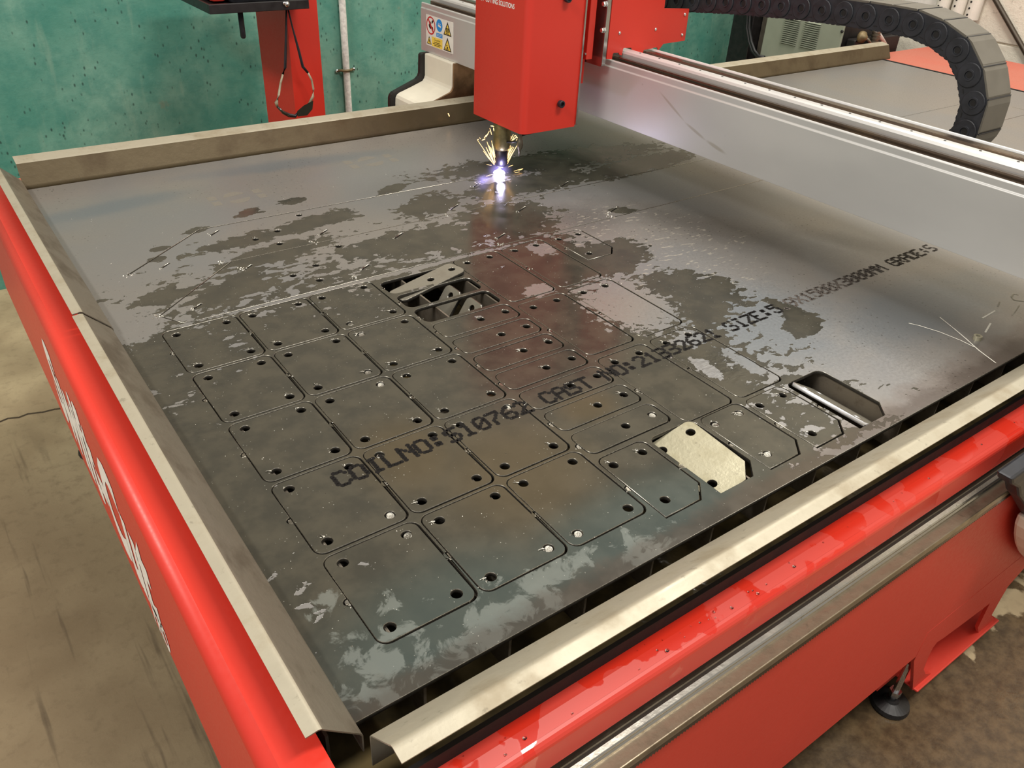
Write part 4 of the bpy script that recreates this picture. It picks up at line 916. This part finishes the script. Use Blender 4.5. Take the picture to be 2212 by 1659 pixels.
for a, b in (((1062, 357), (1051, 355)), ((1098, 361), (1108, 357)), ((1110, 370), (1130, 364)), ((1120, 368), (1129, 365)), ((1050, 381), (1066, 376)), ((1081, 389), (1086, 387)), ((1112, 373), (1122, 371))):
    spark(a, b, 0.0005, 1.10)
q = at(968, 245, 'y', 1.50); spk.tube([q, q + Vector((0.004, 0, -0.008))], 0.0012, 5)
tag(put('sparks', spk, 'spark', None, (0.947, 1.11, 0.0)), 'orange sparks flying up beside the torch', 'sparks', None, 'stuff')

# ------------------------------------------------------------------ cable drag chain
hubs = [(1.100, 0.3545), (1.051, 0.3610), (1.002, 0.367), (0.952, 0.373), (0.903, 0.379), (0.854, 0.384), (0.804, 0.3885), (0.754, 0.393), (0.704, 0.397), (0.655, 0.400), (0.605, 0.403), (0.556, 0.405), (0.506, 0.406), (0.457, 0.406), (0.408, 0.397), (0.361, 0.379), (0.326, 0.344), (0.303, 0.301), (0.301, 0.251), (0.322, 0.206), (0.362, 0.176), (0.410, 0.164), (0.460, 0.162)]
chain = thing('cable_chain', (1.44, 0.7, 0.16), 'black cable drag chain with grey covers curling behind the beam', 'cable chain')
CWd = 0.082
def link_meshes():
    plate_ = arc_pts(0, 0, 0.0232, 100, 260, 8) + [(0.046, -0.0225), (0.0515, -0.014), (0.0515, 0.014), (0.046, 0.0225)]
    a = MB()
    for xx in (-0.004, -CWd): a.prism(plate_, 'x', xx, xx + 0.004)
    a.lathe([(0.0205, -0.001), (0.0212, 0.0018), (0.0200, 0.0026), (0.0102, 0.0026), (0.0098, 0.0038), (0.0072, 0.0038), (0.0066, 0.0010), (0.0030, 0.0005)], (0, 0, 0), 'x', 24)
    a.box(-CWd + 0.004, -0.004, 0.016, 0.034, -0.0225, -0.0190)
    for t in range(3): a.box(-0.004, 0.0, 0.014 + t * 0.012, 0.020 + t * 0.012, -0.0236, -0.0222)
    a.box(-CWd + 0.001, -0.0012, 0.0494, 0.0512, 0.0200, 0.0262)
    c = MB().prism([(-0.010, 0.0205), (-0.010, 0.0236), (-0.004, 0.0248), (0.002, 0.0262), (0.046, 0.0262), (0.0495, 0.0245), (0.0495, 0.0205)], 'x', -CWd + 0.001, -0.0015)
    s = MB().box(-0.0002, 0.0004, 0.020, 0.0285, -0.0155, -0.0138)
    d = MB().lathe([(0.0052, 0.0), (0.0052, 0.0012)], (0.0, 0, 0), 'x', 14)
    ms = []
    for nm, mb, mt in (('chain_link', a, 'black_plastic'), ('link_cover', c, 'chain_cover'), ('slot', s, 'dark'), ('pin_hole', d, 'dark')):
        me = mb.mesh(nm); me.materials.append(M[mt]); ms.append(me)
    return ms
LM = link_meshes()
for i in range(len(hubs) - 1):
    d = Vector((0, hubs[i + 1][0] - hubs[i][0], hubs[i + 1][1] - hubs[i][1])).normalized()
    rot = Matrix(((-1, 0, 0), (0, d.y, d.z), (0, d.z, -d.y))).to_4x4()
    o = bpy.data.objects.new('chain_link', LM[0]); COL.objects.link(o); o.parent = chain
    o.matrix_local = Matrix.Translation((1.40 - 1.44 + (0.0004 if i % 2 else 0), hubs[i][0] - 0.7, hubs[i][1] - 0.16)) @ rot
    for nm, me in zip(('link_cover', 'slot', 'pin_hole'), LM[1:]):
        c = bpy.data.objects.new(nm, me); COL.objects.link(c); c.parent = o
    if i < len(hubs) - 2 and i % 1 == 0: pass
put('chain_tray', MB().box(1.3005, 1.495, -0.09, 1.80, 0.128, 0.132).box(1.491, 1.495, -0.09, 1.80, 0.132, 0.160), 'steel_dull', gan)

# ------------------------------------------------------------------ operator console on its red post, with what hangs and lies on it
con = thing('operator_console', (0.885, 2.15, FZ), 'red square post with a black tray, standing between table and green wall', 'console')
put('post', MB().box(0.835, 0.934, 2.04, 2.285, FZ + 0.008, 0.252), 'red', con, bevel=0.002)
put('foot_plate', MB().box(0.78, 0.99, 1.98, 2.34, FZ, FZ + 0.008), 'red', con)
tr = put('tray', MB().box(0.592, 0.866, 1.955, 2.36, 0.252, 0.256).box(0.586, 0.868, 1.945, 1.955, 0.238, 0.262).box(0.586, 0.592, 1.955, 2.36, 0.238, 0.262).box(0.862, 0.868, 1.955, 2.36, 0.238, 0.262).box(0.586, 0.868, 2.36, 2.366, 0.238, 0.262), 'black_steel', con, bevel=0.0015)
q = at(620, 9, 'y', 1.94); put('bolt', MB().lathe([(0.0075, 0.004), (0.0075, -0.003), (0.0055, -0.006), (0.002, -0.008)], (q.x, 1.942, q.z), 'y', 12), 'bolt', tr)
q = at(614, 7, 'y', 1.94); put('bolt', MB().lathe([(0.004, 0.004), (0.004, -0.003), (0.002, -0.005)], (q.x, 1.942, q.z), 'y', 12), 'bolt', tr)
put('lever', MB().tube([(0.687, 2.0, 0.24), (0.687, 2.0, 0.168), (0.687, 2.0, 0.164), (0.687, 2.0, 0.162)], [0.0075, 0.0075, 0.006, 0.003], 12), 'black_plastic', con, smooth=True)
tc2 = thing('tool_case', (0.74, 2.1, 0.256), 'black case with red corners lying on the console tray', 'case')
put('case_body', MB().box(0.655, 0.83, 1.975, 2.25, 0.2565, 0.36), 'black_plastic', tc2, bevel=0.01)
put('case_corner', MB().box(0.606, 0.653, 1.985, 2.24, 0.2600, 0.34), 'red_case', tc2, bevel=0.012)
gl = thing('safety_glasses', (0.82, 1.995, -0.06), 'dusty safety glasses hanging by their temples from the console tray', 'glasses')
def hp3(lst, y=1.995): return [tuple(at(a, b, 'y', y + (c if len(t_) > 2 else 0))) for t_ in lst for a, b, c in [(t_ + (0,))[:3]]]
put('temple', MB().tube(hp3([(619, 14), (618, 60), (617, 110), (616, 146), (611, 160)]), [.0028, .003, .004, .0042, .0035], 8), 'black_plastic', gl, smooth=True)
put('temple', MB().tube(hp3([(621, 14), (632, 60), (645, 108), (654, 144), (665, 157)]), [.0022, .0026, .004, .0044, .0035], 8), 'black_plastic', gl, smooth=True)
put('temple_arm', MB().tube(hp3([(611, 160), (606, 180), (602, 205), (597, 222), (599, 230)]), [.003, .0032, .0036, .006, .004], 8), 'frame_light', gl, smooth=True)
put('temple_arm', MB().tube(hp3([(665, 157), (673, 172), (677, 192), (676, 208), (668, 224)]), [.003, .003, .003, .0044, .004], 8), 'frame_light', gl, smooth=True)
put('frame', MB().tube(hp3([(599, 230), (610, 241), (624, 249), (638, 251), (644, 243)]), [.0035, .004, .006, .005, .003], 8), 'black_plastic', gl, smooth=True)
put('lens', MB().add(*(lambda A, B: (A + B, [tuple(range(6)), tuple(range(11, 5, -1))] + [(i, (i + 1) % 6, 6 + (i + 1) % 6, 6 + i) for i in range(6)]))(hp3([(642, 240), (656, 228), (677, 217), (675, 236), (664, 249), (643, 252)], 1.990), hp3([(642, 240), (656, 228), (677, 217), (675, 236), (664, 249), (643, 252)], 1.993))), 'lens', gl)
put('lens', MB().tube(hp3([(601, 232), (612, 243), (625, 251)], 1.989), [.002, .005, .004], 8), 'lens', gl, smooth=True)

# ------------------------------------------------------------------ machinery behind the table
ps = thing('power_source', (3.3, 2.0, FZ), 'grey green cabinet with two banks of louvres behind the table', 'power unit')
put('cabinet', MB().box(3.112, 3.50, 1.705, 2.085, FZ + 0.05, 0.13), 'black_steel', ps, bevel=0.004)
put('front_panel', MB().box(3.100, 3.111, 1.700, 2.093, FZ + 0.06, 0.135), 'grey_panel', ps, bevel=0.003)
lv = MB().prism([(3.100, 0.0), (3.0925, 0.0005), (3.0920, 0.0018), (3.100, 0.0055)], 'y', -0.0405, 0.0405).mesh('louvre', (3.1, 0, 0)); lv.materials.append(M['grey_panel'])
lv2 = MB().box(3.0985, 3.0998, -0.0385, 0.0385, -0.0018, 0.0001).mesh('louvre_gap', (3.1, 0, 0)); lv2.materials.append(M['dark'])
pso = WORG[ps]
for yc, z0, n in ((1.9535, -0.021, 13), (1.8495, -0.019, 13)):
    for i in range(n):
        o = bpy.data.objects.new('louvre', lv); COL.objects.link(o); o.parent = ps; o.location = (3.1 - pso[0], yc - pso[1], z0 + i * 0.0082 - pso[2])
        g_ = bpy.data.objects.new('louvre_gap', lv2); COL.objects.link(g_); g_.parent = o
put('plinth', MB().box(3.12, 3.48, 1.72, 2.07, FZ, FZ + 0.05), 'black_steel', ps)
q = at(1819, 68, 'x', 3.1); put('screw', MB().lathe([(0.006, 0.002), (0.006, -0.003), (0.003, -0.005)], (3.1, q.y, q.z), 'x', 10), 'black_steel', ps)
bc = thing('black_cabinet', (3.2, 2.2, FZ), 'tall black cabinet with hanging hoses left of the grey green cabinet', 'cabinet')
put('cabinet', MB().box(3.10, 3.45, 2.165, 2.285, FZ, 0.35), 'black_steel', bc, bevel=0.004)
put('cabinet_side', MB().box(3.16, 3.45, 2.10, 2.162, FZ, 0.35), simple('grey_brown_metal', (84, 80, 70), 0.5), bc)
for k_, dx in ((0, 0), (1, 5)):
    put('hose', MB().tube([tuple(at(x + dx, y, 'x', 3.085)) for x, y in ((1613, -20), (1614, 30), (1614, 60), (1618, 90), (1625, 110), (1634, 121), (1646, 124))], 0.0075, 10), 'hose', bc, smooth=True)
vu = thing('valve_unit', (3.3, 1.66, FZ), 'dark motor and valve unit at the back right of the table', 'machine')
q0, q1 = at(1832, 60, 'y', 1.70), at(1896, 60, 'y', 1.70)
put('body', MB().box(q0.x + 0.008, q1.x + 0.12, 1.655, 1.697, FZ, 0.045), 'black_steel', vu, bevel=0.005)
q = at(1862, 80, 'y', 1.645)
put('fitting', MB().lathe([(0.022, 0.0), (0.024, -0.008), (0.022, -0.018), (0.012, -0.024), (0.010, -0.03)], (q.x, 1.654, q.z), 'y', 16), 'fitting', vu, smooth=True)
put('outlet_pipe', MB().tube([tuple(at(1872, 83, 'y', 1.632)), tuple(at(1878, 90, 'y', 1.628)), tuple(at(1890, 104, 'y', 1.626))], 0.006, 10), 'steel_dull', vu, smooth=True)
q = at(1891, 78, 'y', 1.632); fin = MB()
for i in range(6): fin.lathe([(0.020, 0), (0.020, 0.006)], (q.x, 1.632, q.z - 0.05 + i * 0.013), 'z', 18)
put('cooling_fins', fin.lathe([(0.016, -0.06), (0.016, 0.05)], (q.x, 1.632, q.z), 'z', 18), 'steel_dull', vu)
put('stay', MB().tube([tuple(at(1890, 60, 'y', 1.625)), tuple(at(1900, 75, 'y', 1.625)), tuple(at(1912, 95, 'y', 1.625))], 0.008, 10), 'grey_pipe', vu, smooth=True)

# ------------------------------------------------------------------ things on the white block wall
def ptube(px0, pxb, pyb, lab):
    a = at(pxb, pyb, 'x', WX - 0.036); r = 0.031
    t = thing('perforated_tube', (a.x, a.y, a.z), lab, 'tube', 'white perforated tubes on the wall')
    put('tube_body', MB().lathe([(r - 0.003, 0.0), (r, 0.003), (r, 0.6)], (a.x, a.y, a.z), 'z', 24), 'pvc', t, smooth=False)
    h = MB()
    for i in range(14):
        z = a.z + 0.022 + i * 0.026; ang = math.radians(205)
        h.lathe([(0.0045, 0), (0.0045, 0.0012)], (a.x - r - 0.0002, a.y + 0.006, z), 'x', 10)
    put('holes', h, 'dark', t)
ptube(0, 2034, 24, 'white perforated tube on the block wall, leftmost of three')
ptube(0, 2065, 38, 'white perforated tube on the block wall, middle of three')
ptube(0, 2096, 43, 'white perforated tube on the block wall, rightmost and lowest of three')
a, b = at(1950, 16, 'x', WX - 0.002), at(2024, 20, 'x', WX - 0.002)
nt = put('wall_notice', MB().box(WX - 0.004, WX - 0.001, b.y, a.y, b.z, b.z + 0.22), 'white'); tag(nt, 'white paper notice fixed to the block wall left of the tubes', 'notice')
a, b = at(2146, -8, 'x', WX - 0.012), at(2226, 132, 'x', WX - 0.012)
rd = put('metal_rod', MB().tube([a + (a - b) * 0.25, a, b, b + (b - a) * 1.6], 0.0105, 12), simple('rod_brown', (74, 66, 56), 0.4, 0.5), smooth=True); tag(rd, 'dark metal rod leaning across the white block wall', 'rod')
